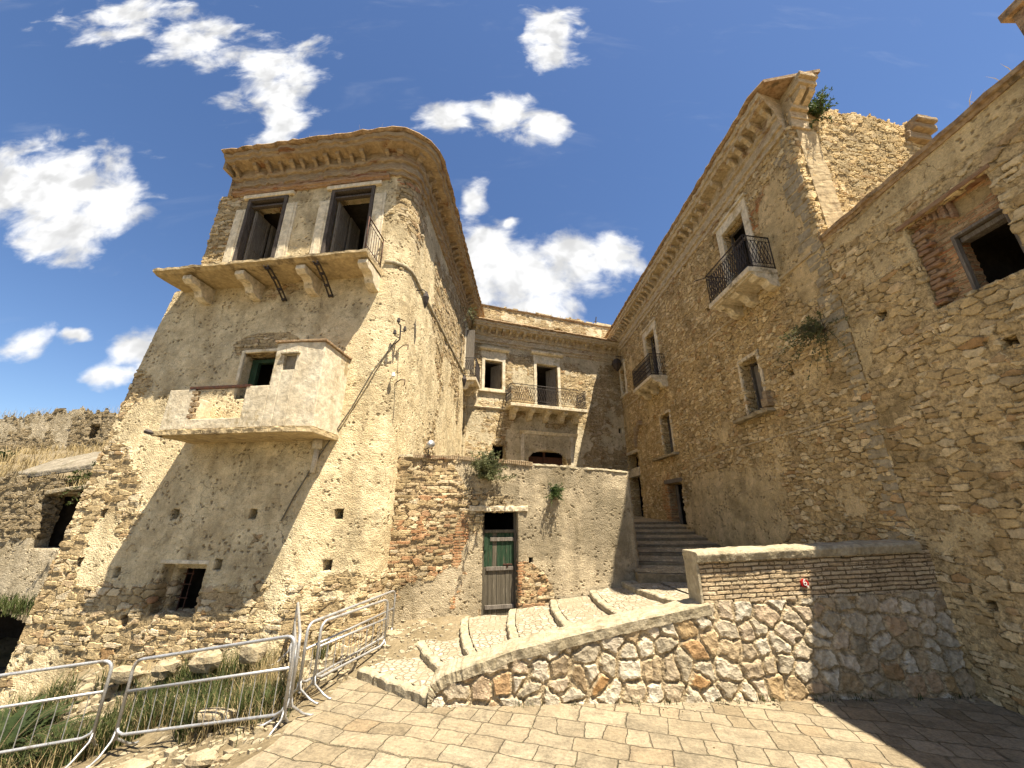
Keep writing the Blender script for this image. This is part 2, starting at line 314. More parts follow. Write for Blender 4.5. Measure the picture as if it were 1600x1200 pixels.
finish(m, g, g.ramp(a, [(.3, (.07, .065, .03)), (.5, (.16, .125, .065)), (.7, (.23, .185, .11))]), .95, a, .3)

# ------------------------------------------------------------------ mesh helpers
class MB:
    def __init__(s): s.v = []; s.f = []
    def add(s, vs, fs):
        k = len(s.v); s.v += [tuple(map(float, p)) for p in vs]; s.f += [tuple(i+k for i in f) for f in fs]
    HEX = [(0, 3, 2, 1), (4, 5, 6, 7), (0, 1, 5, 4), (1, 2, 6, 5), (2, 3, 7, 6), (3, 0, 4, 7)]
    def hexa(s, p): s.add(p, MB.HEX)
    def box(s, x0, x1, y0, y1, z0, z1):
        s.hexa([(x0, y0, z0), (x1, y0, z0), (x1, y1, z0), (x0, y1, z0), (x0, y0, z1), (x1, y0, z1), (x1, y1, z1), (x0, y1, z1)])
    def boxw(s, S, s0, s1, z0, z1, o0, o1, ns=1):
        for i in range(ns):
            a, b = s0+(s1-s0)*i/ns, s0+(s1-s0)*(i+1)/ns
            s.hexa([S(a, z0, o0), S(b, z0, o0), S(b, z0, o1), S(a, z0, o1), S(a, z1, o0), S(b, z1, o0), S(b, z1, o1), S(a, z1, o1)])
    def tube(s, pts, r, n=6, caps=True):
        P = [Vector(p) for p in pts]; rings = []
        up = Vector((.31, .17, .93))
        for i, p in enumerate(P):
            t = (P[min(i+1, len(P)-1)]-P[max(i-1, 0)]).normalized()
            if abs(t.dot(up)) > .97: up = Vector((.9, .3, .1))
            a = t.cross(up).normalized(); b = t.cross(a)
            rr = r[i] if isinstance(r, (list, tuple)) else r
            rings.append([p+(a*math.cos(2*math.pi*k/n)+b*math.sin(2*math.pi*k/n))*rr for k in range(n)])
        vs = [q for ring in rings for q in ring]; fs = []
        for i in range(len(P)-1):
            for k in range(n): fs.append((i*n+k, i*n+(k+1) % n, (i+1)*n+(k+1) % n, (i+1)*n+k))
        if caps: fs += [tuple(range(n)), tuple(range((len(P)-1)*n, len(P)*n))]
        s.add(vs, fs)
    def sweep(s, rows, closed=True, caps=True):
        """rows: list of equal-length point loops"""
        n = len(rows[0]); fs = []
        for i in range(len(rows)-1):
            for k in range(n if closed else n-1): fs.append((i*n+k, i*n+(k+1) % n, (i+1)*n+(k+1) % n, (i+1)*n+k))
        if caps and closed: fs += [tuple(range(n)), tuple(range((len(rows)-1)*n, len(rows)*n))]
        s.add([p for r in rows for p in r], fs)
WLOC = {}
def wloc(o): return WLOC.get(o.name, Vector((0, 0, 0))) if o else Vector((0, 0, 0))
def link(name, me, mats, parent=None, bevel=0., smooth=False):
    for mt in (mats if isinstance(mats, (list, tuple)) else [mats]): me.materials.append(MATS[mt])
    o = bpy.data.objects.new(name, me); COL.objects.link(o)
    if parent is not None: o.parent = parent
    WLOC[o.name] = wloc(parent)
    if bevel:
        b = o.modifiers.new('bevel', 'BEVEL'); b.width = bevel; b.segments = 2; b.limit_method = 'ANGLE'; b.angle_limit = R_(40)
    return o
def obj(name, mb, mats, parent=None, bevel=0., smooth=False, origin=None):
    L = wloc(parent) if origin is None else Vector(origin)
    me = bpy.data.meshes.new(name)
    me.from_pydata([(x-L.x, y-L.y, z-L.z) for x, y, z in mb.v], [], mb.f)
    import bmesh
    b = bmesh.new(); b.from_mesh(me); bmesh.ops.recalc_face_normals(b, faces=b.faces); b.to_mesh(me); b.free()
    if smooth: me.polygons.foreach_set('use_smooth', [True]*len(me.polygons))
    o = link(name, me, mats, parent, bevel)
    if origin is not None and parent is None: o.location = L; WLOC[o.name] = L
    return o
def thing(name, label, cat, loc=(0, 0, 0), group=None):
    o = bpy.data.objects.new(name, None); COL.objects.link(o); o.location = loc; WLOC[o.name] = Vector(loc)
    o.empty_display_size = .2
    o['label'] = label; o['category'] = cat
    if group: o['group'] = group
    return o
def tag(o, label, cat, group=None, kind=None):
    o['label'] = label; o['category'] = cat
    if group: o['group'] = group
    if kind: o['kind'] = kind
    return o
def struct(o): o['kind'] = 'structure'; return o

CL = {}
def rough(o, lv, amt, size):
    if size not in CL:
        t = bpy.data.textures.new('clouds', 'CLOUDS'); t.noise_scale = size; t.noise_depth = 3; CL[size] = t
    b = o.modifiers.new('subdivide', 'SUBSURF'); b.subdivision_type = 'SIMPLE'; b.levels = b.render_levels = lv
    d = o.modifiers.new('wear', 'DISPLACE'); d.texture = CL[size]; d.strength = amt; d.mid_level = .55; d.texture_coords = 'GLOBAL'
    return o
class Path:
    """plan polyline walked with the outside on the right hand; corners rounded"""
    def __init__(s, pts, rad=None):
        P = [np.array(p, float) for p in pts]; rad = rad or {}
        out = [P[0]]
        for i in range(1, len(P)-1):
            a = (P[i-1]-P[i]); b = (P[i+1]-P[i]); la, lb = np.hypot(*a), np.hypot(*b); a /= la; b /= lb
            r = rad.get(i, .03); th = math.acos(np.clip(a@b, -1, 1)); d = r/math.tan(th/2)
            t0, t1 = P[i]+a*d, P[i]+b*d; c = P[i]+(a+b)/np.hypot(*(a+b))*(r/math.sin(th/2))
            v0, v1 = t0-c, t1-c; ang = math.atan2(v0[0]*v1[1]-v0[1]*v1[0], v0@v1); k = 10 if r > .1 else 3
            for j in range(k+1):
                q = ang*j/k; out.append(c+np.array([v0[0]*math.cos(q)-v0[1]*math.sin(q), v0[0]*math.sin(q)+v0[1]*math.cos(q)]))
        out.append(P[-1]); s.p = np.array(out)
        d = np.diff(s.p, axis=0); l = np.hypot(d[:, 0], d[:, 1]); s.s = np.concatenate([[0], np.cumsum(l)]); s.L = s.s[-1]
        n = np.stack([d[:, 1], -d[:, 0]], 1)/l[:, None]
        vn = np.vstack([n[:1], n[:-1]+n[1:], n[-1:]]); s.n = vn/np.hypot(vn[:, 0], vn[:, 1])[:, None]
    def of(s, xy):
        ss = np.linspace(0, s.L, 4000); p = s.xy(ss); return float(ss[np.argmin(((p-np.array(xy))**2).sum(1))])
    def xy(s, q): return np.stack([np.interp(q, s.s, s.p[:, 0]), np.interp(q, s.s, s.p[:, 1])], -1)
    def nm(s, q):
        v = np.stack([np.interp(q, s.s, s.n[:, 0]), np.interp(q, s.s, s.n[:, 1])], -1)
        return v/np.sqrt((v**2).sum(-1, keepdims=True))
def surf(path, bat=None, s_off=0.):
    """point on a wall: s along, z up, o outward"""
    def S(q, z, o=0.):
        q = np.asarray(q, float)+s_off; z = np.asarray(z, float); o = np.asarray(o, float)
        b = bat(q, z) if bat else 0.
        p = path.xy(q)+path.nm(q)*np.asarray(o+b)[..., None]
        return np.concatenate([p, np.broadcast_to(z[..., None], p.shape[:-1]+(1,))], -1)
    return S
def mesh_np(name, V, F, UV, mi=None, smooth=True):
    me = bpy.data.meshes.new(name); F = np.asarray(F, np.int32)
    me.vertices.add(len(V)); me.vertices.foreach_set('co', np.asarray(V, np.float32).ravel())
    me.loops.add(F.size); me.loops.foreach_set('vertex_index', F.ravel())
    me.polygons.add(len(F)); me.polygons.foreach_set('loop_start', np.arange(0, F.size, F.shape[1], dtype=np.int32)); me.polygons.foreach_set('loop_total', np.full(len(F), F.shape[1], np.int32))
    if UV is not None:
        ul = me.uv_layers.new(name='UVMap'); ul.data.foreach_set('uv', np.asarray(UV, np.float32)[F.ravel()].ravel())
    if mi is not None: me.polygons.foreach_set('material_index', np.asarray(mi, np.int32))
    me.polygons.foreach_set('use_smooth', np.full(len(F), smooth)); me.update(calc_edges=True); me.validate()
    return me
def wall(name, S, s0, s1, z0, z1, step, mat, parent=None, holes=(), top=None, bottom=None, inner_shade='inner_shade', keep=None, uv0=None):
    """a sheet of wall on a fine grid; holes (s0,s1,z0,z1,depth,kind) get reveals and a dark room or a closed back"""
    def lines(a, b, cuts):
        n = max(2, int(round((b-a)/step))+1); g = np.linspace(a, b, n); used = set()
        for c in sorted(cuts):
            if a < c < b:
                i = int(np.argmin(abs(g-c)))
                if i in (0, n-1) or i in used: continue
                used.add(i); g[i] = c
        return np.sort(g)
    gs = lines(s0, s1, [c for h in holes for c in h[:2]]); gz = lines(z0, z1, [c for h in holes for c in h[2:4]])
    ns, nz = len(gs), len(gz)
    A, B = np.meshgrid(gs, gz, indexing='ij')
    VG = S(A, B); du = np.sqrt((np.diff(VG, axis=0)[..., :2]**2).sum(-1)); cu = np.vstack([np.zeros((1, nz)), np.cumsum(du, 0)])
    ka = int(np.argmin(abs(gs-(s0+s1)/2 if uv0 is None else gs-uv0))); U = cu-cu[ka:ka+1]+gs[ka]
    V = VG.reshape(-1, 3); UV = np.stack([U, B], -1).reshape(-1, 2)
    I = np.arange(ns*nz).reshape(ns, nz)
    cs, cz = (gs[:-1]+gs[1:])/2, (gz[:-1]+gz[1:])/2; CA, CB = np.meshgrid(cs, cz, indexing='ij')
    ok = np.ones((ns-1, nz-1), bool)
    ex_v, ex_uv, F2, M2 = [], [], [], []; cnt = ns*nz
    for h in holes:
        a, b, c, d, dep, kind = h[:6]
        ins = (CA > a) & (CA < b) & (CB > c) & (CB < d)
        if kind == 'arch':
            r = (b-a)/2; ins &= ~((CB > d-r*h[6]) & (((CA-(a+b)/2)/r)**2+((CB-(d-r*h[6]))/(r*h[6]))**2 > 1))
        ok &= ~ins
        i0, i1 = int(np.argmin(abs(gs-a))), int(np.argmin(abs(gs-b))); j0, j1 = int(np.argmin(abs(gz-c))), int(np.argmin(abs(gz-d)))
        a, b, c, d = gs[i0], gs[i1], gz[j0], gz[j1]
        ring = [(i, j0) for i in range(i0, i1)]+[(i1, j) for j in range(j0, j1)]+[(i, j1) for i in range(i1, i0, -1)]+[(i0, j) for j in range(j1, j0, -1)]
        prev = [int(I[i, j]) for i, j in ring]; nd = max(1, int(round(dep/.07)))
        sm, zm = (a+b)/2, (c+d)/2
        for k in range(1, nd+1):
            o = -dep*k/nd; cur = []
            for i, j in ring:
                ex_v.append(S(gs[i], gz[j], o)); du = (o if i == i0 else -o if i == i1 else 0.); dz = (o if j == j0 else -o if j == j1 else 0.)
                ex_uv.append((gs[i]-du*0+(o if i == i0 else (-o if i == i1 else 0)), gz[j]+(o if j == j0 else (-o if j == j1 else 0)))); cur.append(cnt); cnt += 1
            n = len(ring)
            for k2 in range(n): F2.append((prev[k2], prev[(k2+1) % n], cur[(k2+1) % n], cur[k2])); M2.append(0)
            prev = cur
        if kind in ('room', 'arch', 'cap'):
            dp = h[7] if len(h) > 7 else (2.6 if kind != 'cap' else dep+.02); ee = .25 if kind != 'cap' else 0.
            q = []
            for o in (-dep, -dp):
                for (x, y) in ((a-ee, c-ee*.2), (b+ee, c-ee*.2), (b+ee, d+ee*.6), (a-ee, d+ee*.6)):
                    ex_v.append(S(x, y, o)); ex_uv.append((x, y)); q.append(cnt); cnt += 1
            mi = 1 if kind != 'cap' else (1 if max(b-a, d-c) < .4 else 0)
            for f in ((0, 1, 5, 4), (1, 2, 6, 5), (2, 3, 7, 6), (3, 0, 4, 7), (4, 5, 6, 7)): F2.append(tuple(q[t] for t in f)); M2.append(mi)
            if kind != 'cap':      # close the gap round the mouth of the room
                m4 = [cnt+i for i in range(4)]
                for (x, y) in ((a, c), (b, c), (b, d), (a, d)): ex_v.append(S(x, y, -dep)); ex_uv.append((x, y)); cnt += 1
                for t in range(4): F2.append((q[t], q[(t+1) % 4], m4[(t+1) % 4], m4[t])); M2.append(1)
    if top is not None: ok &= CB < top(CA)
    if bottom is not None: ok &= CB > bottom(CA)
    if keep is not None: ok &= keep(CA, CB)
    F = np.stack([I[:-1, :-1], I[1:, :-1], I[1:, 1:], I[:-1, 1:]], -1)[ok]
    M = np.zeros(len(F), np.int32)
    if F2:
        V = np.vstack([V, np.array(ex_v)]); UV = np.vstack([UV, np.array(ex_uv)]); F = np.vstack([F, np.array(F2)]); M = np.concatenate([M, M2])
    V = V-np.array(wloc(parent))
    return link(name, mesh_np(name, V, F, UV, M), [mat, inner_shade], parent)
def frame(mb, S, s0, s1, z0, z1, w, o0, o1, sides='LRTB', wt=None):
    wt = wt or w
    if 'L' in sides: mb.boxw(S, s0-w, s0, z0-(w if 'B' in sides else 0), z1, o0, o1)
    if 'R' in sides: mb.boxw(S, s1, s1+w, z0-(w if 'B' in sides else 0), z1, o0, o1)
    if 'T' in sides: mb.boxw(S, s0-w, s1+w, z1, z1+wt, o0, o1)
    if 'B' in sides: mb.boxw(S, s0, s1, z0-w, z0, o0, o1)
    return mb
def moulding(mb, S, s0, s1, prof, step=.2, jit=0.):
    """extrude a closed (o,z) profile along the wall"""
    n = max(2, int((s1-s0)/step)+1); rows = []
    for q in np.linspace(s0, s1, n):
        j = random.uniform(-jit, jit); j2 = random.uniform(-jit, jit)*.7
        rows.append([tuple(S(q, z+j2*(1 if o > .05 else 0), o+(j if o > .05 else 0))) for o, z in prof])
    mb.sweep(rows); return mb
def cornice(parent, S, s0, s1, zt, sc=1., spacing=.36, mat='cornice stone', jit=.02, miss=.04, dep=1.):
    k = sc
    prof = [(-.25, zt-1.2*k), (.07, zt-1.2*k), (.08, zt-1.05*k), (.14, zt-1.04*k), (.15, zt-.93*k), (.10, zt-.92*k), (.10, zt-.72*k), (.17, zt-.70*k), (.19, zt-.60*k), (.16, zt-.59*k), (.17, zt-.36*k), (.52, zt-.34*k), (.55, zt-.24*k), (.60, zt-.23*k), (.62, zt-.10*k), (-.25, zt-.10*k)]
    c = rough(obj('cornice', moulding(MB(), S, s0, s1, prof, .12, jit), mat, parent), 1, .05, .14)
    t = MB(); tp = [(-.3, zt-.09*k), (.66, zt-.09*k), (.72, zt-.05*k), (.70, zt), (-.3, zt+.03)]
    moulding(t, S, s0-.02, s1+.02, tp, .16, .022); obj('tile_edge', t, 'roof tile', c)
    nmod = int((s1-s0-.2)/spacing)
    for i in range(nmod+1):
        q = s0+.15+(s1-s0-.3)*i/nmod
        if random.random() < miss: continue
        q += random.uniform(-.04, .04)
        b = MB(); w = random.uniform(.058, .075)*k; z = zt
        pr = [(.12, z-.62*k), (.24, z-.63*k), (.30, z-.55*k), (.38, z-.50*k), (.48, z-.47*k), (.50, z-.345*k), (.12, z-.345*k)]
        lo = dep*(1-random.random()*.3*(random.random() < .5))
        b.sweep([[tuple(S(q-w, zz, o*lo)) for o, zz in pr], [tuple(S(q+w, zz, o*lo)) for o, zz in pr]])
        rough(obj('modillion', b, mat, c), 2, .06, .11)
    return c
def corbel(mb, S, q, zt, o, w=.11, h=.42):
    pr = [(-.05, zt), (o*.92, zt), (o*.93, zt-h*.25), (o*.80, zt-h*.42), (o*.62, zt-h*.40), (o*.48, zt-h*.55), (o*.40, zt-h*.85), (o*.22, zt-h), (-.05, zt-h*.98)]
    mb.sweep([[tuple(S(q-w, z, a)) for a, z in pr], [tuple(S(q+w, z, a)) for a, z in pr]]); return mb
def railing(parent, S, s0, s1, o, z0, h, mat='wrought iron', gap=.095, ends='LR', style='wavy', o_in=0.02):
    mb = MB()
    legs = []
    if 'L' in ends: legs.append(((s0, o_in), (s0, o)))
    if 'F' not in ends: legs.append(((s0, o), (s1, o)))
    if 'R' in ends: legs.append(((s1, o_in), (s1, o)))
    for (a, oa), (b, ob) in legs:
        L = math.hypot(b-a, ob-oa); n = max(2, int(L/gap))
        pt = lambda t, z, dt=0.: tuple(S(a+(b-a)*(t+dt/L), z, oa+(ob-oa)*(t+dt/L)))
        for z, r in ((z0+.04, .011), (z0+.16*h, .009), (z0+h*.86, .009), (z0+h, .017)): mb.tube([pt(0, z), pt(1, z)], r, 6)
        for i in range(n+1):
            t = i/n
            if i in (0, n): mb.tube([pt(t, z0-.02), pt(t, z0+h+.01)], .014, 6); continue
            if style == 'wavy':
                for sg in (1, -1):
                    mb.tube([pt(t, z0+h*(.16+.70*u), sg*gap*.42*math.sin(u*math.pi*2)) for u in np.linspace(0, 1, 9)], .011, 4, False)
            else: mb.tube([pt(t, z0+.04), pt(t, z0+h*.86)], .008, 5, False)
            if style == 'wavy':
                for zc in (z0+.09*h, z0+.93*h):
                    mb.tube([pt(t, zc+.055*h*math.sin(q), .03*math.cos(q)) for q in np.linspace(0, 2*math.pi, 8)], .005, 4, False)
    return obj('railing', mb, mat, parent, smooth=True)

# ------------------------------------------------------------------ vegetation
def blades(n, pts, h, w, lean=.5, seed=1):
    r = np.random.default_rng(seed); P = pts; az = r.uniform(0, 2*np.pi, n); ln = h*r.uniform(.45, 1.15, n); lean_ = lean*r.uniform(.1, 1., n)
    d = np.stack([np.cos(az), np.sin(az)], 1); side = np.stack([-np.sin(az), np.cos(az)], 1)*w*r.uniform(.6, 1.3, (n, 1))
    V = np.zeros((n, 5, 3))
    for k, (t, ww) in enumerate(((0, 1), (0, -1), (.55, .8), (.55, -.8), (1, 0))):
        V[:, k, :2] = P[:, :2]+d*(ln*lean_*t**1.8)[:, None]+side*ww; V[:, k, 2] = P[:, 2]+ln*t*(1-.35*lean_*t)
    b = np.arange(n)[:, None]*5
    F = np.concatenate([b+np.array([[0, 1, 3, 2]]), b+np.array([[2, 3, 4, 4]])])
    return V.reshape(-1, 3), F
def grass(name, V, F, mat, parent=None, origin=(0, 0, 0)):
    me = bpy.data.meshes.new(name); L = np.array(wloc(parent)) if parent else np.array(origin)
    me.from_pydata((V-L).tolist(), [], [tuple(dict.fromkeys(f)) for f in F.tolist()])
    o = link(name, me, mat, parent)
    if not parent: o.location = origin
    return o
def leafy(base, n_stem, length, spread, n_leaf, leaf, seed, up=(0, 0, 1), droop=.2, bias=(0, 0, 0)):
    """stems fanning from a root, leaves along them: returns stem mesh and leaf arrays"""
    r = np.random.default_rng(seed); st = MB(); LV = []; LF = []; up = np.array(up, float)
    for i in range(n_stem):
        d = up+r.normal(0, spread, 3)+np.array(bias); d /= np.linalg.norm(d); L = length*r.uniform(.55, 1.1); pts = []
        for t in np.linspace(0, 1, 6): pts.append(np.array(base)+d*L*t+np.array([0, 0, -droop*L*t*t])+r.normal(0, .01, 3)*t)
        st.tube(pts, [.008*(1-.8*t) for t in np.linspace(0, 1, 6)], 4, False)
        for k in range(n_leaf):
            t = r.uniform(.15, 1.02); j = min(4, int(t*5)); p = pts[j]+(pts[j+1]-pts[j])*(t*5-j)
            a = r.normal(0, 1, 3)+d*.9; a /= np.linalg.norm(a); b = np.cross(a, r.normal(0, 1, 3)); b /= np.linalg.norm(b)+1e-9
            l = leaf*r.uniform(.6, 1.25); c = len(LV)*4
            LV.append([p, p+a*l*.5+b*l*.17, p+a*l, p+a*l*.5-b*l*.17]); LF.append((c, c+1, c+2, c+3))
    return st, np.array(LV).reshape(-1, 3), np.array(LF)
def plant(name, label, cat, base, n_stem, length, spread, n_leaf, leaf, seed, mat='green leaves', group=None, **kw):
    t = thing(name, label, cat, base, group)
    st, V, F = leafy(base, n_stem, length, spread, n_leaf, leaf, seed, **kw)
    obj('stems', st, 'stem wood', t); grass('leaves', V, F, mat, t)
    return t
def rock(c, r, seed, flat=.6):
    q = np.random.default_rng(seed); mb = MB(); n1, n2 = 9, 7; rows = []
    ax = np.array(r)*q.uniform(.85, 1.15, 3); ph = q.uniform(0, 6, 6)
    for i in range(n2):
        th = math.pi*(i+.02)/(n2-1+.04); row = []
        for k in range(n1):
            a = 2*math.pi*k/n1; v = np.array([math.sin(th)*math.cos(a), math.sin(th)*math.sin(a), math.cos(th)])
            v = np.sign(v)*abs(v)**.72
            row.append(tuple(np.array(c)+v*ax*(1+.13*math.sin(3*a+ph[0])*math.sin(2*th+ph[1])+q.normal(0, .055))))
        rows.append(row)
    mb.sweep(rows); return mb

# ================================================================== GROUND
def terrain_z(x, y):
    z = -.21*np.maximum(0, -2.85-x)*np.clip(1.6-np.maximum(0, y-6.8)*.6, .75, 1)
    z = np.where(x < -9.6, np.minimum(z, -1.25), z)
    t = np.clip((y-6.9)/1.4, 0, 1); t = t*t*(3-2*t)
    z = z+t*np.clip((x+9.4)/1.5, 0, 1)*np.clip(.14+.09*np.maximum(0, -2.9-x), 0, .55)
    t2 = np.clip((y-7.4)/2.2, 0, 1)*np.clip((x+2.9)/.6, 0, 1)*np.clip((-.2-x)/.8, 0, 1)
    z = z+.28*t2
    z = z+.035*np.sin(x*5.1+y*2.3)*np.sin(y*4.3-x*1.7)*np.clip((-2.7-x)*2, 0, 1)+.03*np.sin(x*11+y*3)*np.sin(y*9-x*4)*np.clip((-2.7-x)*2, 0, 1)
    return z-.03
def sheet(name, xs, ys, zf, mat):
    A, B = np.meshgrid(xs, ys, indexing='ij'); V = np.stack([A, B, zf(A, B)], -1).reshape(-1, 3); n, m_ = len(xs), len(ys)
    I = np.arange(n*m_).reshape(n, m_); F = np.stack([I[:-1, :-1], I[1:, :-1], I[1:, 1:], I[:-1, 1:]], -1).reshape(-1, 4)
    return link(name, mesh_np(name, V, F, V[:, :2]), mat)
struct(sheet('ground', np.linspace(-30, 0, 300), np.linspace(-8, 14, 220), terrain_z, 'dry earth'))
pz = MB(); edge = [(-2.95, -8), (-2.9, 3), (-2.75, 5.3), (-2.62, 6.4), (-2.45, 7.0), (-2.40, 7.4), (-1.2, 6.5), (-1.0, 7.0), (6.9, 7.0), (7.4, -8)]
def plaza_left(y): return np.interp(y, [-8, 3, 5.3, 6.4, 7.4], [-3.0, -2.95, -2.8, -2.7, -2.55])+.05*np.sin(y*6)
ys = np.linspace(-8, 7.45, 150); V = []; F = []
xs_t = np.linspace(0, 1, 60)
for y in ys:
    for t in xs_t: V.append((plaza_left(y)*(1-t)+7.4*t, y, .012*math.sin(y*1.7+t*9)*math.sin(t*23)*.6))
n = len(xs_t)
for i in range(len(ys)-1):
    for k in range(n-1): F.append((i*n+k, i*n+k+1, (i+1)*n+k+1, (i+1)*n+k))
struct(link('plaza', mesh_np('plaza', V, F, np.array(V)[:, :2]), 'paving slabs'))
# wide land below the hill town, out to the horizon
def land(x, y):
    r = np.hypot(x, y); z = -2.2-np.clip(r-25, 0, 400)*.22
    hill = np.clip((y-14)/14, 0, 1)*np.clip((-9-x)/6, 0, 1)
    return z+hill*5.5*np.clip(1-(r-20)/60, 0, 1)
e1 = np.concatenate([-np.geomspace(1500, 30, 14), np.linspace(-28, 28, 44), np.geomspace(30, 1500, 14)])
struct(sheet('land', e1, e1, land, 'dry hillside'))

# ------------------------------------------------------------------ stepped ramp
KERBS = [((-2.45, 7.38), (-1.12, 6.42), .13), ((-1.72, 8.35), (-1.0, 6.95), .24), ((-1.02, 9.55), (-.52, 6.86), .37), ((.02, 9.75), (.18, 6.88), .48), ((.96, 10.1), (1.24, 6.9), .60), ((1.93, 10.35), (2.3, 6.92), .75), ((2.78, 10.6), (3.9, 7.05), .90)]
def kcurve(k, n=14):
    (x0, y0), (x1, y1), z = KERBS[k]; out = []
    bul = (0, .05, .12, .14, .2, .24, .3)[k]
    for t in np.linspace(0, 1, n):
        b = bul*4*t*(1-t); out.append((x0+(x1-x0)*t-b*.75, y0+(y1-y0)*t-b*.3, z))
    return out
KW = .16
V = []; F = []
NT = 14
def strip(a, za, b, zb, m=14):
    global V, F
    k0 = len(V); n = len(a)
    for j in range(m+1):
        t = j/m
        for i in range(n):
            x = a[i][0]*(1-t)+b[i][0]*t; y = a[i][1]*(1-t)+b[i][1]*t
            V.append((x, y, za*(1-t)+zb*t+.012*math.sin(x*9)*math.sin(y*8)))
    for j in range(m):
        for i in range(n-1):
            p = k0+j*n+i; F.append((p, p+1, p+n+1, p+n))
for k in range(len(KERBS)):
    a = [(x+KW*.6, y+.02, z) for x, y, z in kcurve(k)]
    if k+1 < len(KERBS): b = kcurve(k+1); zb = KERBS[k+1][2]-.115
    else: b = [(3.3+3.6*t, 10.75-.2*t, 0) for t in np.linspace(0, 1, 14)]; zb = .97
    if k == len(KERBS)-1:
        a = [(x, y, z) for x, y, z in a]
    strip(a, KERBS[k][2]-.012, b, zb)
# fill between last kerb and the street wall behind the parapet
k0 = len(V)
V += [(3.95, 6.95, .89), (6.95, 7.0, .93), (6.95, 10.6, .975), (3.4, 10.75, .965)]; F.append((k0, k0+1, k0+2, k0+3))
struct(link('ramp', mesh_np('ramp', V, F, np.array(V)[:, :2]), 'cobbles'))
KL = ['lowest worn kerb step, where the ramp meets the paved square', 'second kerb step of the ramp, short and beside the curled end of the coping', 'kerb step of the ramp just left of the green door', 'kerb step of the ramp directly in front of the green door', 'curved kerb step of the ramp just right of the green door', 'curved kerb step below the plain plastered half of the courtyard wall', 'topmost curved kerb step of the ramp, at the end of the brick parapet']
for k in range(len(KERBS)):
    mb = MB(); c = kcurve(k, 22); rows = []
    for i, (x, y, z) in enumerate(c):
        p = Vector((x, y)); t = (Vector(c[min(i+1, 21)][:2])-Vector(c[max(i-1, 0)][:2])).normalized(); nn = Vector((-t.y, t.x))
        if nn.x < 0: nn = -nn
        gap = .02 if i % 5 == 0 and 0 < i < 21 else 0
        j = random.uniform(-.012, .012); zz = z+random.uniform(-.008, .008)-gap
        A = p-nn*(KW*.5+j); B = p+nn*(KW*.5)
        rows.append([(A.x, A.y, z-.3), (A.x, A.y, zz-.02), (A.x+nn.x*.02, A.y+nn.y*.02, zz), (B.x, B.y, zz), (B.x, B.y, z-.3)])
    mb.sweep(rows)
    o = obj('kerb_step', mb, 'kerb stone', origin=(c[11][0], c[11][1], 0)); tag(o, KL[k], 'step', 'kerb steps of the cobbled ramp'); rough(o, 2, .05, .12)
# ------------------------------------------------------------------ upper stairs along the right-hand wing
st = thing('stone_stairs', 'flight of worn cobbled stone stairs climbing beside the tall right-hand wing', 'stairs', (4.9, 10.3, .9))
SY = [10.3, 11.3, 12.2, 13.1, 13.85, 14.6, 15.3, 16.1]; SZ = [1.13, 1.28, 1.43, 1.57, 1.72, 1.87, 2.02, 2.17]
for i in range(8):
    y0 = SY[i]; y1 = SY[i+1] if i < 7 else 21.6; z = SZ[i]; rows = []
    zb = SZ[i-1]+.05 if i else .9
    for t in np.linspace(0, 1, 24):
        x = 3.05+3.6*t; b = .28*(1-(2*t-1)**2); j = random.uniform(-.02, .02)
        rows.append([(x, y0-b+j, zb-.15), (x, y0-b+j-.01, z-.02+j*.4), (x, y0-b+.03, z+j*.4), (x, y0-b+.22, z+.002+j*.3), (x, y0-b+.22, zb-.15)])
    sm_ = MB(); sm_.sweep(rows); e = rough(obj('step', sm_, 'shaded riser', st), 1, .05, .15)
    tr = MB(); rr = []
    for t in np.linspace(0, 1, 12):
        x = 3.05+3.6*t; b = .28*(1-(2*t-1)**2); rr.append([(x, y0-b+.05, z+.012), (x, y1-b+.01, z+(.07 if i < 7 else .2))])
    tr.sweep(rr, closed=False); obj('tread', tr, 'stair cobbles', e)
cy = MB(); cy.add([(-2.6, 10.0, 2.42), (3.2, 11.2, 2.42), (3.5, 16.1, 2.3), (3.5, 22.5, 2.3), (-2.6, 20, 2.42)], [(0, 1, 2, 3, 4)])
struct(obj('courtyard', cy, 'dry earth'))

# ================================================================== TOWER
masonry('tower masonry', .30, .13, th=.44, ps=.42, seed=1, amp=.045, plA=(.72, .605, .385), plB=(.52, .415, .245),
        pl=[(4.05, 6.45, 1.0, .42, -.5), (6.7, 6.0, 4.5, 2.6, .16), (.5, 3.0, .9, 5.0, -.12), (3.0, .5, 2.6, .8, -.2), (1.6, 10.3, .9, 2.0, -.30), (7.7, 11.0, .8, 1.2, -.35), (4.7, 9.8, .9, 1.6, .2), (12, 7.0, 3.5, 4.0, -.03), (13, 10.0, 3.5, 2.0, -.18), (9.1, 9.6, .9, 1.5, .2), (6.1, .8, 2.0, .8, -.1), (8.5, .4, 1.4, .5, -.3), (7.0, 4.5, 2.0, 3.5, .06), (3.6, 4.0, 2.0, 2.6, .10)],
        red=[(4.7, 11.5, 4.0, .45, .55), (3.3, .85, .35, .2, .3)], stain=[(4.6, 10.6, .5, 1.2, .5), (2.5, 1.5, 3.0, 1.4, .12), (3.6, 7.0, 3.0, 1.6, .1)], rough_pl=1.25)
FD = np.array([1, -.139])/math.hypot(1, .139); F0 = np.array([-8.8, 9.23])-FD*1.3
TP = Path([tuple(F0), (-2.76, 8.39), (-2.17, 18.7)], {1: .55}); T0 = 1.3
TC = TP.of((-2.95, 8.62)); TE = TP.L
def tedge(z): return -np.interp(z, [-2, 5.6, 8.33, 8.42], [1.02, .78, .56, .0])      # left arris, stepping out under the balcony
def tbat(q, z): return .06*np.maximum(0, 8.4-z)*np.clip((TC-.35-q)/.9, 0, 1)
TSf = surf(TP, tbat)
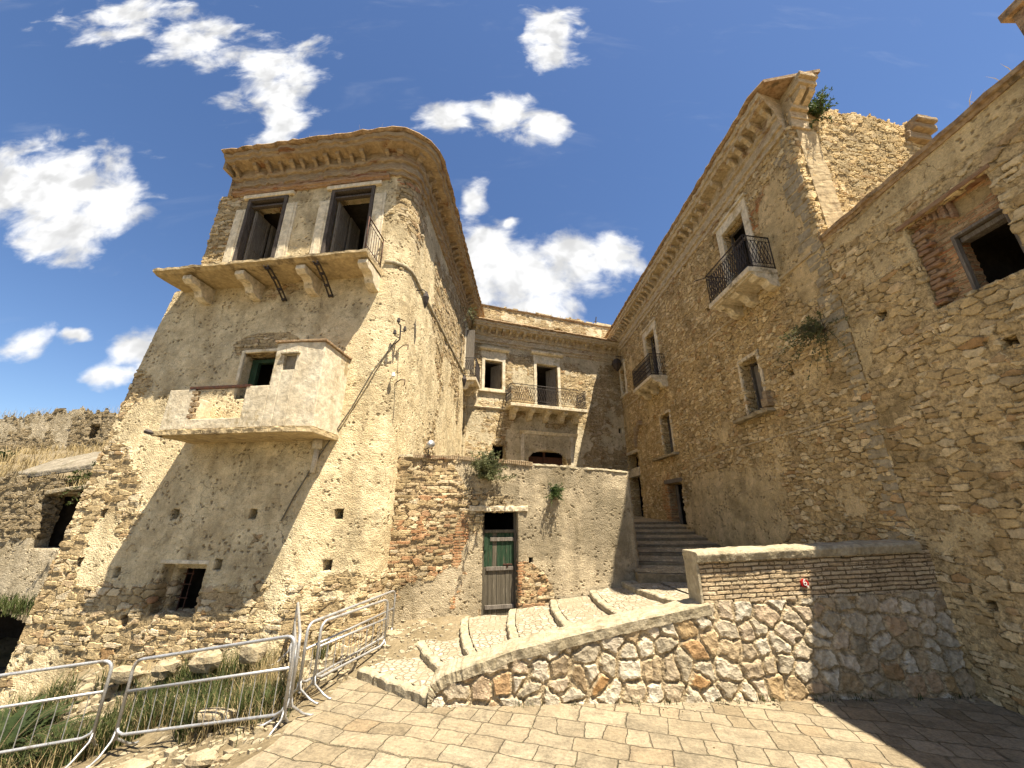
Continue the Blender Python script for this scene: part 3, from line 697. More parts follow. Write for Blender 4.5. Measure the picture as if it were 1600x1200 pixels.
def TSw(q, z, o=0.):
    q = np.asarray(q, float); s_ = q-T0; w = 1-(1-s_)*(1-tedge(z))/2.3
    return TSf(np.where(s_ < 1, w, s_)+T0, z, o)
def tinv(s_, z): return 1-(1-s_)*2.3/(1-float(tedge(z))) if s_ < 1 else s_
def TLf(q, z, o=0.):
    q = np.asarray(q, float); z = np.asarray(z, float); p = TSf(tedge(z)+T0, z, 0.)
    d = np.array([.04, .999]); n_ = np.array([-.999, .04]); r = p.copy()+np.zeros(np.broadcast(q, z).shape+(3,))
    r[..., 0] += d[0]*q+n_[0]*np.asarray(o); r[..., 1] += d[1]*q+n_[1]*np.asarray(o); return r
def TW(q, z, o=0.): return TSf(np.asarray(q)+T0, z, o)             # along the tower's front from its upper left corner
def TV(zr): return lambda q, z, o=0.: TW(q, z, np.asarray(o)+.06*(8.4-zr)-.06*np.maximum(0, 8.4-np.asarray(z)))
tower = thing('stone_tower', 'tall weathered stone tower house with rounded corner, sloping base and bracketed cornice', 'tower', (-5.6, 9.0, 0))
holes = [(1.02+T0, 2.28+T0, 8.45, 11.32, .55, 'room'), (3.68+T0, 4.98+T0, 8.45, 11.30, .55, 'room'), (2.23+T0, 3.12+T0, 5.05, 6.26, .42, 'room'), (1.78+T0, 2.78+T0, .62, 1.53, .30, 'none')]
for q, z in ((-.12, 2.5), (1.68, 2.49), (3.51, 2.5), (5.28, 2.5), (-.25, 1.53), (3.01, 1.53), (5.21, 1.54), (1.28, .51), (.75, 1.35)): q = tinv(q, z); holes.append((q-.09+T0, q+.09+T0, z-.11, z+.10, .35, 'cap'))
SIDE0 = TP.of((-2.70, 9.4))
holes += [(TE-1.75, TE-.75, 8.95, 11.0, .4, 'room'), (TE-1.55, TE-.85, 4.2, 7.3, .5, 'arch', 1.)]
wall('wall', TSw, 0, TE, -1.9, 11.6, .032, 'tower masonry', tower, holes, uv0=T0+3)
wall('wall', TLf, 0, 7, -1.9, 11.6, .06, 'tower masonry', tower)
bk = MB(); r_ = [(-8.35, 17.4), (-8.4, 9.4), (-2.95, 8.65), (-2.35, 18.6)]
bk.add([(x, y, 12.45) for x, y in r_]+[(-5.6, 12.5, 13.1)], [(0, 1, 4), (1, 2, 4), (2, 3, 4), (3, 0, 4)])
obj('roof', bk, 'roof tile', tower)
SC_T = surf(TP)
cornice(tower, SC_T, T0+.42, TE-.1, 12.62, .87, mat='cornice brick', jit=.035, miss=.12, dep=.85)
ed = MB(); ed.boxw(SC_T, T0+.36, T0+.46, 11.45, 12.45, -.3, .14); ed.boxw(SC_T, T0+.36, T0+.46, 12.1, 12.45, -.3, .5); obj('cornice_end', ed, 'cornice brick', tower)
# brick bands above the windows
bd = MB(); moulding(bd, SC_T, T0+.45, T0+5.4, [(-.1, 11.47), (.07, 11.475), (.09, 11.52), (.13, 11.53), (.14, 11.60), (-.1, 11.6)], .14, .015)
moulding(bd, SC_T, T0+.45, T0+5.3, [(-.1, 11.66), (.10, 11.66), (.12, 11.78), (-.1, 11.79)], .14, .02)
rough(obj('brick_band', bd, 'band brick', tower), 1, .05, .1)
sc_ = MB(); moulding(sc_, SC_T, T0+5.55, TE-.2, [(-.1, 8.64), (.03, 8.65), (.06, 8.68), (.06, 8.72), (.03, 8.75), (-.1, 8.77)], .1, .008); obj('string_course', sc_, 'coping stone', tower)
# windows of the top floor
for a, b, zt in ((1.02, 2.28, 11.32), (3.68, 4.98, 11.30)):
    f = MB(); frame(f, TW, a+.09, b-.09, 8.46, zt-.09, .10, -.16, .05, 'LRT'); f.boxw(TW, a+.09, b-.09, zt-.26, zt-.20, -.13, -.02)
    fr = obj('window', f, 'dark wood', tower, .008)
    s = MB(); S2 = TW
    for j in range(2):      # leaf folded back against the left reveal, panelled
        o0, o1 = -.14-.62*j, -.70-.62*j
        s.boxw(TW, a+.13+.02*j, a+.18+.02*j, 8.52, zt-.28, o1, o0)
        for zz in (8.75, 9.75, 10.6): s.boxw(TW, a+.178+.02*j, a+.195+.02*j, zz, zz+.06, o1+.04, o0-.04)
        for oo in (o0-.1, o1+.02): s.boxw(TW, a+.178+.02*j, a+.195+.02*j, 8.56, zt-.32, oo, oo+.07)
    obj('shutter', s, 'shutter wood', fr, .005)
    q = MB(); q.boxw(TW, b-.17, b-.13, 8.52, zt-.28, -.66, -.14); obj('shutter', q, 'shutter wood', fr, .005)
    h = MB(); h.boxw(TW, a-.16, b+.2, zt, zt+.12, -.1, .085)
    h.boxw(TW, a-.34, a-.02, 8.46, zt-.35, -.05, .035); h.boxw(TW, a-.27, a-.08, 8.46, zt-.42, -.05, .055)
    h.boxw(TW, b+.02, b+.36, 8.46, zt-.3, -.05, .035); h.boxw(TW, b+.09, b+.29, 8.46, zt-.37, -.05, .055)
    obj('surround', h, 'white plaster', fr, .008)
# long balcony
b = MB(); rows = []
for q in np.linspace(-.28, 5.5, 40):
    j = random.uniform(-.025, .02)
    rows.append([tuple(SC_T(q+T0, z, o)) for o, z in ((-.05, 8.28), (.78+j, 8.31), (.84+j, 8.34), (.90+j, 8.36), (.90+j, 8.43), (-.05, 8.46))])
b.sweep(rows); bal = rough(obj('balcony', b, 'balcony concrete', tower), 2, .045, .2)
for q in (.62, 2.1, 3.75, 5.36):
    obj('corbel', corbel(MB(), SC_T, q+T0, 8.26, .82, .12, .46), 'cut stone', bal, .012)
for q in (2.92, 4.22):
    k = MB()
    for w in (-.05, .05): k.tube([tuple(SC_T(q+T0+w, z, o)) for o, z in ((.88, 8.22), (.75, 8.20), (.45, 8.05), (.2, 7.86), (.02, 7.72))], .022, 5)
    for o, z in ((.8, 8.2), (.55, 8.1), (.3, 7.93), (.08, 7.76)): k.boxw(SC_T, q+T0-.06, q+T0+.06, z-.03, z+.02, o-.03, o+.03)
    obj('iron_bracket', k, 'wrought iron', bal)
railing(bal, SC_T, T0+5.44, T0+5.44, .86, 8.44, .95, 'rusty iron', .12, 'RF', 'plain')
# small green window of the middle floor
f = MB(); G5 = TV(5.6); frame(f, G5, 2.34, 3.02, 5.2, 6.08, .1, -.40, -.28, 'LRTB'); f.boxw(G5, 2.36, 2.44, 5.2, 6.08, -.36, -.26); f.boxw(G5, 2.84, 2.92, 5.2, 6.06, -.36, -.29)
gw_ = obj('window', f, 'green paint', tower, .006); gw_['label'] = 'small green painted window frame in a deep plastered recess'
f = MB(); f.boxw(G5, 2.16, 2.24, 5.05, 6.32, -.05, .012); f.boxw(G5, 2.24, 3.12, 6.25, 6.33, -.05, .012); obj('surround', f, 'white plaster', gw_, .01)
# low barred window
L1 = TV(1.1)
wl = wall('recess_panel', lambda q, z, o=0.: TW(q, z, np.asarray(o)-.27), 1.75, 2.80, .60, 1.55, .04, 'tower masonry', tower, [(1.88, 2.79, .62, 1.42, .22, 'room')])
gr = MB()
for q in (1.98, 2.12): gr.tube([tuple(TW(q, .62, -.4)), tuple(TW(q, 1.42, -.4))], .012, 5)
for z in (.85, 1.1, 1.3): gr.tube([tuple(TW(1.9, z, -.4)), tuple(TW(2.16, z, -.4))], .012, 5)
obj('iron_grille', gr, 'rusty iron', tower)
lt = MB(); lt.boxw(TW, 1.7, 2.82, 1.53, 1.6, -.25, .02); obj('lintel', lt, 'cut stone', tower, .01)
# closed plaster balcony (a privy box) with its broken parapet
B5 = TV(5.0)
box = MB()
def pan(mb, x0, x1, z0, z1, o0, o1): mb.boxw(B5, x0, x1, z0, z1, o0, o1)
pan(box, 1.68, 2.28, 4.12, 4.98, .92, 1.0); pan(box, 2.28, 3.47, 4.12, 4.33, .921, .999); pan(box, 3.47, 3.98, 4.12, 5.0, .92, 1.0)
pan(box, 3.98, 4.19, 4.12, 5.93, .92, 1.0); pan(box, 4.47, 5.03, 4.12, 5.93, .92, 1.0); pan(box, 4.19, 4.47, 4.12, 5.32, .921, .999); pan(box, 4.19, 4.47, 5.66, 5.93, .921, .999); 
pan(box, 4.95, 5.03, 4.12, 5.93, -.1, .92); pan(box, 1.68, 1.76, 4.12, 4.98, -.1, .92); pan(box, 3.98, 4.06, 5.0, 5.93, -.1, .92)
cb = obj('closed_balcony', box, 'box plaster', tower, .012)
rough(cb, 3, .014, .2); cb['label'] = 'boxed plaster balcony with a broken parapet and a small enclosure'
s = MB(); s.boxw(B5, 1.55, 5.05, 4.0, 4.115, -.1, 1.03, 12); rough(obj('slab', s, 'balcony concrete', cb, .015), 3, .06, .2)
s = MB(); s.boxw(B5, 3.94, 5.07, 5.935, 5.985, -.1, 1.05); obj('lid', s, 'roof tile', cb, .01)
s = MB(); s.boxw(B5, 4.18, 4.48, 5.31, 5.67, .88, .93); obj('hatch_infill', s, 'ruin concrete', cb)
s = MB(); s.boxw(B5, 4.12, 4.54, 5.66, 5.70, .96, 1.05); obj('ledge', s, 'loose stone', cb, .008)
s = MB(); s.boxw(B5, 2.15, 3.55, 4.985, 5.035, .93, 1.01); obj('rusty_beam', s, 'rusty iron', cb)
s = MB()
for i in range(5): s.boxw(B5, 2.2+random.uniform(0, .05), 2.36+random.uniform(0, .05), 4.36+i*.125, 4.45+i*.125, .93, 1.0)
obj('broken_brick', s, 'cornice brick', cb, .008)
s = MB(); s.tube([tuple(TW(1.75, 4.02, .9)), tuple(TW(1.42, 4.10, .98))], .05, 6); obj('broken_beam', s, 'dark wood', cb)
s = MB(); s.tube([tuple(TW(4.72, z, .12)) for z in (4.0, 3.9, 3.8)], .10, 10); s.tube([tuple(TW(4.72, z, .10)) for z in (3.82, 3.3)], .055, 10)
obj('drain_pipe', s, 'pvc', cb, smooth=True)
# side balcony at the far end
sb = MB(); sb.boxw(SC_T, TE-1.95, TE-.55, 8.32, 8.48, -.05, .62); sbo = obj('balcony', sb, 'cut stone', tower, .012); sbo['label'] = 'small balcony seen edge-on at the far end of the side wall'
for q in (TE-1.75, TE-.8): obj('corbel', corbel(MB(), SC_T, q, 8.32, .55, .1, .4), 'cut stone', sbo)
railing(sbo, SC_T, TE-1.92, TE-.58, .58, 8.5, .95)
f = MB(); frame(f, SC_T, TE-1.75, TE-.75, 8.95, 11.0, .2, -.05, .06, 'LRT'); sw = obj('window', f, 'white plaster', tower, .01)
f = MB(); f.boxw(SC_T, TE-1.72, TE-1.66, 8.95, 11, -.1, .45); obj('shutter', f, 'shutter wood', sw)

# things fixed on or hanging from the tower
def fix(name, label, cat, mb, mat, org, group=None):
    o = obj(name, mb, mat, origin=tuple(map(float, org))); tag(o, label, cat, group); return o
p = [TW(6.02, 6.55, .06), TW(5.6, 5.6, .10), TW(5.25, 4.75, .05), TW(4.75, 3.62, .06), TW(4.4, 2.85, .05), TW(4.2, 2.35, .03)]
m_ = MB(); m_.tube([tuple(q) for q in p], .016, 6); fix('cable', 'thin grey cable running slantwise down the tower past the boxed balcony', 'cable', m_, 'black cable', p[-1])
m_ = MB(); c = TW(6.02, 6.6); m_.tube([tuple(TW(6.02, 6.45, 0)), tuple(TW(6.02, 6.5, .22)), tuple(TW(6.0, 6.85, .25))], .018, 6)
for dz, dq in ((.02, -.09), (.2, .08), (.36, -.05)):
    m_.tube([tuple(TW(6.0, 6.5+dz, .24)), tuple(TW(6.0+dq, 6.52+dz, .26)), tuple(TW(6.0+dq, 6.62+dz, .26))], .014, 5); m_.tube([tuple(TW(6.0+dq, 6.56+dz, .26)), tuple(TW(6.0+dq, 6.66+dz, .26))], [.045, .03], 8)
fix('insulator_bracket', 'black iron bracket with insulators on the rounded tower corner, above the cable', 'bracket', m_, 'wrought iron', c)
m_ = MB(); m_.tube([tuple(TW(6.0, 5.55, 0)), tuple(TW(6.0, 5.55, .16))], .015, 6); m_.tube([tuple(TW(6.0, 5.56, .13)), tuple(TW(6.0, 5.66, .13))], [.05, .035], 8)
fix('insulator', 'single small insulator on the tower wall beside the boxed balcony', 'insulator', m_, 'white paint', TW(6.0, 5.55))
for i, z in enumerate((6.35, 5.45)):
    q = TC-T0+.18
    m_ = MB(); m_.tube([tuple(TW(q, z, 0)), tuple(TW(q, z+.06, .18)), tuple(TW(q, z+.03, .34)), tuple(TW(q, z-.1, .34))], .012, 5)
    fix('wall_hook', ['bent iron hook on the rounded tower corner, higher of two', 'bent iron hook on the rounded tower corner, lower of two'][i], 'hook', m_, 'rusty iron', TW(q, z), 'hooks on the tower corner')
for i, (q, z, lb) in enumerate(((SIDE0-T0+.0, 8.15, 'black hanging lamp bracket under the string course near the rounded tower corner'), (SIDE0-T0+6.2, 7.9, 'black hanging lamp bracket farther along the tower side wall'))):
    r = thing('lamp_bracket', lb, 'lamp', tuple(map(float, TW(q, z))), 'lamps under the string course')
    m_ = MB(); m_.tube([tuple(TW(q, z+.28, 0)), tuple(TW(q, z+.3, .2)), tuple(TW(q, z+.2, .34))], .014, 5); obj('arm', m_, 'wrought iron', r)
    m_ = MB(); m_.tube([tuple(TW(q, z+.22, .30)), tuple(TW(q, z+.05, .30)), tuple(TW(q, z-.12, .30)), tuple(TW(q, z-.3, .30))], [.03, .1, .07, .015], 6); obj('lamp_shade', m_, 'wrought iron', r)
m_ = thing('floodlight', 'small grey floodlight on the left end of the courtyard wall top', 'floodlight', (-2.05, 9.45, 3.86))
q = MB(); q.tube([(-2.05, 9.45, 3.84), (-2.05, 9.43, 3.98)], .015, 6); q.tube([(-2.15, 9.43, 3.98), (-2.0, 9.38, 4.02)], .012, 6); obj('bracket', q, 'wrought iron', m_)
q = MB(); q.tube([(-2.12, 9.5, 4.06), (-2.03, 9.38, 4.08), (-1.95, 9.28, 4.10)], [.03, .07, .09], 12); obj('lamp_housing', q, 'galvanised steel', m_, smooth=True)

# ================================================================== REAR WING
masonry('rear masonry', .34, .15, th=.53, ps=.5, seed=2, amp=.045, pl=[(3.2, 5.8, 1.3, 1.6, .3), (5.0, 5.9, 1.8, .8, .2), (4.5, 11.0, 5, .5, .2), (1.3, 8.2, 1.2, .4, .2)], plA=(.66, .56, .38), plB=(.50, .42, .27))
BP = Path([(-2.3, 18.06), (7.0, 21.4)]); B0 = .1
BS = surf(BP)
def BW(q, z, o=0.): return BS(np.asarray(q)+B0, z, o)
rear = thing('rear_wing', 'pale sunlit rear wing closing the courtyard, with hooded windows under a bracketed cornice', 'building', (2.2, 19.7, 2.4))
bh = [(.86, 1.80, 8.48, 10.0, .3, 'room'), (3.74, 4.98, 7.62, 10.18, .3, 'room'), (1.33, 1.97, 4.9, 5.66, .3, 'room'), (3.2, 5.3, 4.2, 5.5, .45, 'arch', .45), (8.62, 8.86, 6.7, 7.0, .2, 'cap')]
wall('wall', BW, -.1, 9.6, 2.0, 11.2, .055, 'rear masonry', rear, bh)
cornice(rear, BW, .1, 9.2, 12.02, .95, .38)
def AT(q, z, o=0.): return BW(q, z, np.asarray(o)-1.0)
wall('attic', AT, -.5, 10.5, 11.3, 14.0, .08, 'rear masonry', rear, [(2.05, 2.85, 12.4, 12.98, .35, 'arch', 1.), (5.25, 6.1, 12.4, 13.1, .35, 'arch', 1.)], top=lambda q: 13.78+.02*q+.05*np.sin(q*3)+.04*np.sin(q*9))
at = MB(); moulding(at, AT, -.5, 10.4, [(-.35, 13.72), (.08, 13.72), (.10, 13.78), (-.35, 13.82)], .3, .012); obj('attic_coping', at, 'roof tile', rear)
rf = MB(); rf.add([tuple(BW(-.3, 12.0, .3)), tuple(BW(9.7, 12.0, .3)), tuple(BW(9.7, 12.0, -6)), tuple(BW(-.3, 12.0, -6))], [(0, 1, 2, 3)]); obj('roof', rf, 'roof tile', rear)
for a, b, z0, z1, hood in ((.86, 1.80, 8.48, 10.0, .3), (3.74, 4.98, 7.62, 10.18, .34)):
    f = MB(); frame(f, BW, a, b, z0+.001, z1, .16, -.05, .05, 'LRT' if z0 < 8 else 'LRTB'); f.boxw(BW, a-.2, b+.2, z1+.16, z1+.52, -.05, .035)
    moulding(f, BW, a-.34, b+.34, [(-.05, z1+.52), (.14, z1+.54), (.2, z1+.60), (.22, z1+.67), (-.05, z1+.69)], .3)
    w = obj('window', f, 'white plaster', rear, .01)
    s = MB(); frame(s, BW, a+.06, b-.06, z0+.02, z1-.06, .06, -.26, -.18, 'LRTB'); obj('frame', s, 'grey wood', w)
    s = MB(); xx = b-.40 if z0 > 8 else b-.35
    s.hexa([tuple(BW(b-.07, z0+.04, -.2)), tuple(BW(b-.03, z0+.04, -.2)), tuple(BW(xx+.04, z0+.04, -.75)), tuple(BW(xx, z0+.04, -.75)), tuple(BW(b-.07, z1-.08, -.2)), tuple(BW(b-.03, z1-.08, -.2)), tuple(BW(xx+.04, z1-.08, -.75)), tuple(BW(xx, z1-.08, -.75))])
    obj('shutter', s, 'shutter wood', w)
s = MB(); s.boxw(BW, .55, 2.1, 8.28, 8.36, -.05, .12); obj('sill', s, 'cut stone', rear, .01)
s = MB(); moulding(s, BW, -.05, 2.0, [(-.05, 7.42), (.06, 7.42), (.09, 7.48), (-.05, 7.54)], .3, .006); obj('string_course', s, 'cut stone', rear)
b = MB(); b.boxw(BW, 1.95, 6.2, 7.44, 7.60, -.05, .92, 8); rb = obj('balcony', b, 'cut stone', rear, .02)
for q in (2.3, 3.2, 4.1, 5.0, 5.85): obj('corbel', corbel(MB(), BW, q, 7.45, .82, .12, .5), 'cut stone', rb, .01)
railing(rb, BW, 2.0, 6.15, .86, 7.62, .98)
f = MB(); moulding(f, BW, 2.75, 6.0, [(-.05, 6.3), (.05, 6.3), (.09, 6.4), (.13, 6.45), (-.05, 6.5)], .3, .004); f.boxw(BW, 2.8, 2.98, 4.2, 6.3, -.05, .03); f.boxw(BW, 5.55, 5.75, 4.2, 6.3, -.05, .03)
obj('arch_surround', f, 'white plaster', rear, .01)
f = MB(); f.boxw(BW, 3.2, 5.3, 4.2, 5.25, -.6, -.5); f.boxw(BW, 4.2, 4.3, 4.2, 5.5, -.5, -.4); obj('wooden_gate', f, 'rusty iron', rear)
m_ = MB(); c = BW(8.45, 14.0, -1.2); m_.tube([tuple(BW(8.40, 13.7, -1.2)), tuple(BW(8.55, 14.5, -1.2))], .035, 5); m_.tube([tuple(BW(8.35, 14.15, -1.2)), tuple(BW(8.6, 14.2, -1.2))], .02, 5)
fix('iron_post', 'short dark iron post sticking up from the rear wing parapet', 'post', m_, 'wrought iron', c)
ln = thing('hanging_lantern', 'dark lantern hanging in the corner where rear wing meets right-hand wing', 'lantern', (5.95, 20.3, 10.6))
m_ = MB(); m_.tube([(6.3, 20.4, 11.0), (5.95, 20.35, 11.0), (5.95, 20.3, 10.85)], .025, 5); obj('arm', m_, 'wrought iron', ln)
m_ = MB(); m_.tube([(5.95, 20.3, 10.86), (5.95, 20.3, 10.75), (5.95, 20.3, 10.5), (5.95, 20.3, 10.25), (5.95, 20.3, 10.12)], [.06, .22, .27, .17, .05], 8); obj('lamp_shade', m_, 'wrought iron', ln)

# ================================================================== RIGHT-HAND WING
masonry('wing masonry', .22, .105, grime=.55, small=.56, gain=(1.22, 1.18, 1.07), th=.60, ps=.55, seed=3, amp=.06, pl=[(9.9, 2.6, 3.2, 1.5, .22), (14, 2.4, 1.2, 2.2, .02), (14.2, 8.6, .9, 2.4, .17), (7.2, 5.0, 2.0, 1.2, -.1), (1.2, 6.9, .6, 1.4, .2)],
        plA=(.58, .455, .27), plB=(.44, .34, .19), brick=[(5.6, 3.0, .9, 1.4, .6), (13.9, 10.4, .5, .4, .7)], stain=[(12.5, 9.6, 2.5, 1.5, .25), (14, 7.0, 1.5, 1.5, .2), (17.4, 10.6, 2.3, 2.4, .62)], red=[(13.5, 10.3, 1.0, .5, .5)])  # broad last stain spot tones down the end wall, stains and painted shade together
AP = Path([(6.97-.0316*22.0, 22.0), (6.97-.0316*6.92, 6.92), (6.75+4.4, 6.92+.74)], {1: .05})
AS = surf(AP); K = 1.0005
def AW(y, z, o=0.): return AS((22.0-np.asarray(y))*K, z, o)          # y: distance ahead
AH = lambda y0, y1, z0, z1, dep, kind, *k: ((22-y1)*K, (22-y0)*K, z0, z1, dep, kind, *k)
AC = (22-6.92)*K
wing = thing('right_wing', 'long tall stone wing on the right with iron balconies under a steep bracketed cornice', 'building', (6.7, 12, 1.5))
wins = [(8.97, 9.98, 8.45, 10.78), (15.74, 16.82, 8.1, 10.47), (20.17, 20.85, 8.8, 10.28)]
ah = [AH(*w, .34, 'room') for w in wins]+[AH(9.66, 10.44, 5.12, 6.62, .42, 'room'), AH(15.36, 16.33, 4.81, 6.48, .36, 'room'), AH(15.15, 16.45, 2.05, 3.65, .38, 'room'), AH(19.5, 21.1, 2.1, 5.45, .45, 'room'), AH(14.3, 14.5, 10.9, 11.1, .25, 'cap'), AH(11.4, 11.55, 8.9, 9.1, .2, 'cap'), AH(18.3, 18.5, 10.8, 11.1, .25, 'cap'), AH(8.55, 8.75, 5.6, 5.78, .2, 'cap')]
wall('wall', AS, 0, AC+4.3, .6, 12.7, .034, 'wing masonry', wing, ah, top=lambda s: np.where(s < AC, 11.5, np.where(s < AC+.6, 12.0, 12.42+.05*np.sin(s*4)+.05*np.sin(s*11)+.03*np.sin(s*23))))
wc = cornice(wing, AS, .05, AC-.05, 12.62, 1., .37)
ce = MB(); CE = lambda mb, z0, z1, o: mb.boxw(AS, AC+.05, AC+.55, z0, z1, -.3, o)
for z0, z1, o in ((11.42, 11.7, .09), (11.7, 11.92, .12), (11.92, 12.26, .2), (12.26, 12.40, .56), (12.40, 12.52, .64)): CE(ce, z0, z1, o)
obj('cornice_return', ce, 'cornice stone', wing, .015)
for q in (AC+.2, AC+.45):
    b = MB(); pr = [(.12, 12.0), (.3, 12.07), (.48, 12.15), (.5, 12.255), (.12, 12.255)]; b.sweep([[tuple(AS(q-.08, z, o)) for o, z in pr], [tuple(AS(q+.08, z, o)) for o, z in pr]]); obj('modillion', b, 'cornice stone', wc)
t = MB(); x0 = [tuple(AS(AC-.05, 12.52, .66)), tuple(AS(AC+.6, 12.52, .72))]
t.boxw(AS, AC-.03, AC+.58, 12.521, 12.61, -.4, .7); obj('tile_edge', t, 'roof tile', wing)
ds = MB(); ds.boxw(AS, AC+3.6, AC+4.34, 11.75, 12.0, -.3, .14); ds.boxw(AS, AC+3.7, AC+4.42, 12.0, 12.2, -.3, .26); ds.boxw(AS, AC+3.75, AC+4.38, 12.2, 12.36, -.3, .34); rough(obj('broken_cornice_stub', ds, 'cornice brick', wing, .03), 2, .05, .15)
rf = MB(); rf.add([(5.9, 22, 12.4), (6.4, 7.15, 12.4), (11.0, 7.9, 12.2), (11.0, 22, 12.2)], [(0, 1, 2, 3)]); obj('roof', rf, 'roof tile', wing)
# plastered pilaster strip on the end wall
pl = MB(); rows = []
for z in np.linspace(7.6, 11.42, 20):
    j = random.uniform(-.02, .02); rows.append([tuple(AS(AC+.16, z, -.05)), tuple(AS(AC+.16, z, .05)), tuple(AS(AC+.72+j, z, .05)), tuple(AS(AC+.72+j, z, -.05))])
pl.sweep(rows); rough(obj('pilaster', pl, 'balcony concrete', wing, .01), 2, .05, .15)
qn = MB(); z = 1.0
while z < 11.3:        # larger corner stones down the edge of the wing
    h = random.uniform(.15, .30); w = random.uniform(.25, .62); qn.boxw(AS, AC-.02-w, AC-.02, z, z+h-.025, -.05, .03+random.uniform(-.006, .012)); z += h
rough(obj('quoins', qn, 'loose stone', wing, .02), 2, .05, .15)
for y0, y1, z0, z1 in wins:
    a, b = (22-y1)*K, (22-y0)*K; w_ = .24 if y0 < 19 else .17
    f = MB(); frame(f, AS, a, b, z0+.001, z1, w_, -.06, .07, 'LRT', .32)
    f.boxw(AS, a-w_-.08, b+w_+.08, z1+.321, z1+.39, -.05, .13)
    if y0 > 19: f.boxw(AS, a-w_-.03, b+w_+.03, z0-.12, z0, -.05, .12)
    w = obj('window', f, 'white plaster', wing, .012)
    s = MB(); frame(s, AS, a+.05, b-.05, z0+.03, z1-.05, .05, -.30, -.22, 'LRT'); s.boxw(AS, a+.05, b-.05, z1-.55, z1-.5, -.29, -.23); obj('frame', s, 'grey wood', w)
    s = MB(); s.boxw(AS, a+.10, a+.15, z0+.05, z1-.58, -.85, -.29); s.boxw(AS, b-.46, b-.06, z0+.05, z1-.58, -.32, -.28); obj('shutter', s, 'dark wood', w)
for i, (y0, y1, z, o) in enumerate(((8.28, 10.16, 8.36, .8), (15.1, 17.3, 7.98, .7))):
    a, b = (22-y1)*K, (22-y0)*K
    s = MB(); s.boxw(AS, a, b, z-.15, z, -.05, o+.03, 4); s.boxw(AS, a+.04, b-.04, z-.2, z-.15, -.05, o-.03, 4); bo = obj('balcony', s, 'cut stone', wing, .018)
    bo['label'] = ['nearer iron-railed stone balcony high on the wing', 'farther iron-railed stone balcony on the wing'][i]
    for q in (a+.25, (a+b)/2, b-.14): obj('corbel', corbel(MB(), AS, q, z-.15, o*.92, .13, .36), 'cut stone', bo, .01)
    railing(bo, AS, a+.03, b-.03, o-.03, z+.01, .95)
    if i == 0:
        k = MB(); k.tube([tuple(AS(a+.02, z+.92, o-.03)), tuple(AS(a-.30, z+.98, o+.18))], .013, 5); obj('iron_rod', k, 'wrought iron', bo)
for (y0, y1, z0, z1), sl in (((9.66, 10.44, 5.12, 6.62), (9.4, 10.95, 4.98)), ((15.36, 16.33, 4.81, 6.48), (15.0, 17.2, 4.70))):
    a, b = (22-y1)*K, (22-y0)*K
    f = MB(); frame(f, AS, a+.05, b-.05, z0+.06, z1-.05, .05, -.40, -.30, 'LRT'); s_ = obj('window', f, 'grey wood', wing)
    f = MB(); f.boxw(AS, a+.1, a+.14, z0+.06, z1-.12, -.8, -.36); f.boxw(AS, a+.16, a+.36, z0+.06, z1-.12, -.36, -.32); obj('shutter', f, 'shutter wood', s_)
    f = MB(); rows = []
    for q in np.linspace((22-sl[1])*K, (22-sl[0])*K, 14):
        j = random.uniform(-.04, .03); rows.append([tuple(AS(q, sl[2]-.02, -.35)), tuple(AS(q, sl[2]-.03, .24+j)), tuple(AS(q, sl[2]+.05, .26+j)), tuple(AS(q, sl[2]+.09, -.35))])
    f.sweep(rows); obj('sill', f, 'loose stone', s_, .01)
    f = MB(); f.boxw(AS, a-.09, a-.001, z0-.05, z1+.10, -.05, .03); f.boxw(AS, a, b, z1, z1+.10, -.05, .032); f.boxw(AS, b+.001, b+.10, z0, z1+.10, -.05, .035); obj('surround', f, 'cut stone', s_, .01)
rk_ = MB(); rk_.boxw(AS, (22-9.62)*K, (22-9.38)*K, 5.08, 5.3, -.05, .22); rk_.boxw(AS, (22-9.58)*K, (22-9.44)*K, 5.3, 5.5, -.05, .17); obj('broken_parapet', rk_, 'cornice brick', wing, .015)
f = MB(); f.boxw(AS, (22-16.6)*K, (22-15.0)*K, 3.65, 3.80, -.2, .07); f.boxw(AS, (22-16.4)*K, (22-16.2)*K, 2.05, 3.6, -.36, -.30); f.boxw(AS, (22-15.7)*K, (22-15.2)*K, 2.05, 3.6, -.5, -.45); obj('door', f, 'grey wood', wing, .008)
f = MB(); f.boxw(AS, (22-21.25)*K, (22-19.45)*K, 4.28, 4.70, -.2, .05); f.boxw(AS, (22-21.2)*K, (22-19.4)*K, 5.45, 5.6, -.2, .06); obj('lintel', f, 'cut stone', wing, .01)
s = MB(); moulding(s, AS, .1, AC-.3, [(-.05, 8.0), (.045, 8.01), (.055, 8.06), (-.05, 8.10)], .25, .012); obj('string_course', s, 'cornice stone', wing)
s = MB(); moulding(s, AS, (22-14.0)*K, AC-.4, [(-.05, 4.3), (.035, 4.31), (.04, 4.34), (-.05, 4.37)], .25, .014); obj('string_course', s, 'cornice stone', wing)
# broken arch springing near the back corner
f = MB(); pts = []
for i in range(8):
    a = math.pi*.5*(i/7.); y = 18.55+.9*math.cos(a); zz = 5.75+.95*math.sin(a); f.boxw(AS, (22-y)*K-.12, (22-y)*K+.12, zz-.1, zz+.12, -.05, .16+.05*math.sin(i*2.1))
obj('arch_springing', f, 'cornice brick', wing, .02)

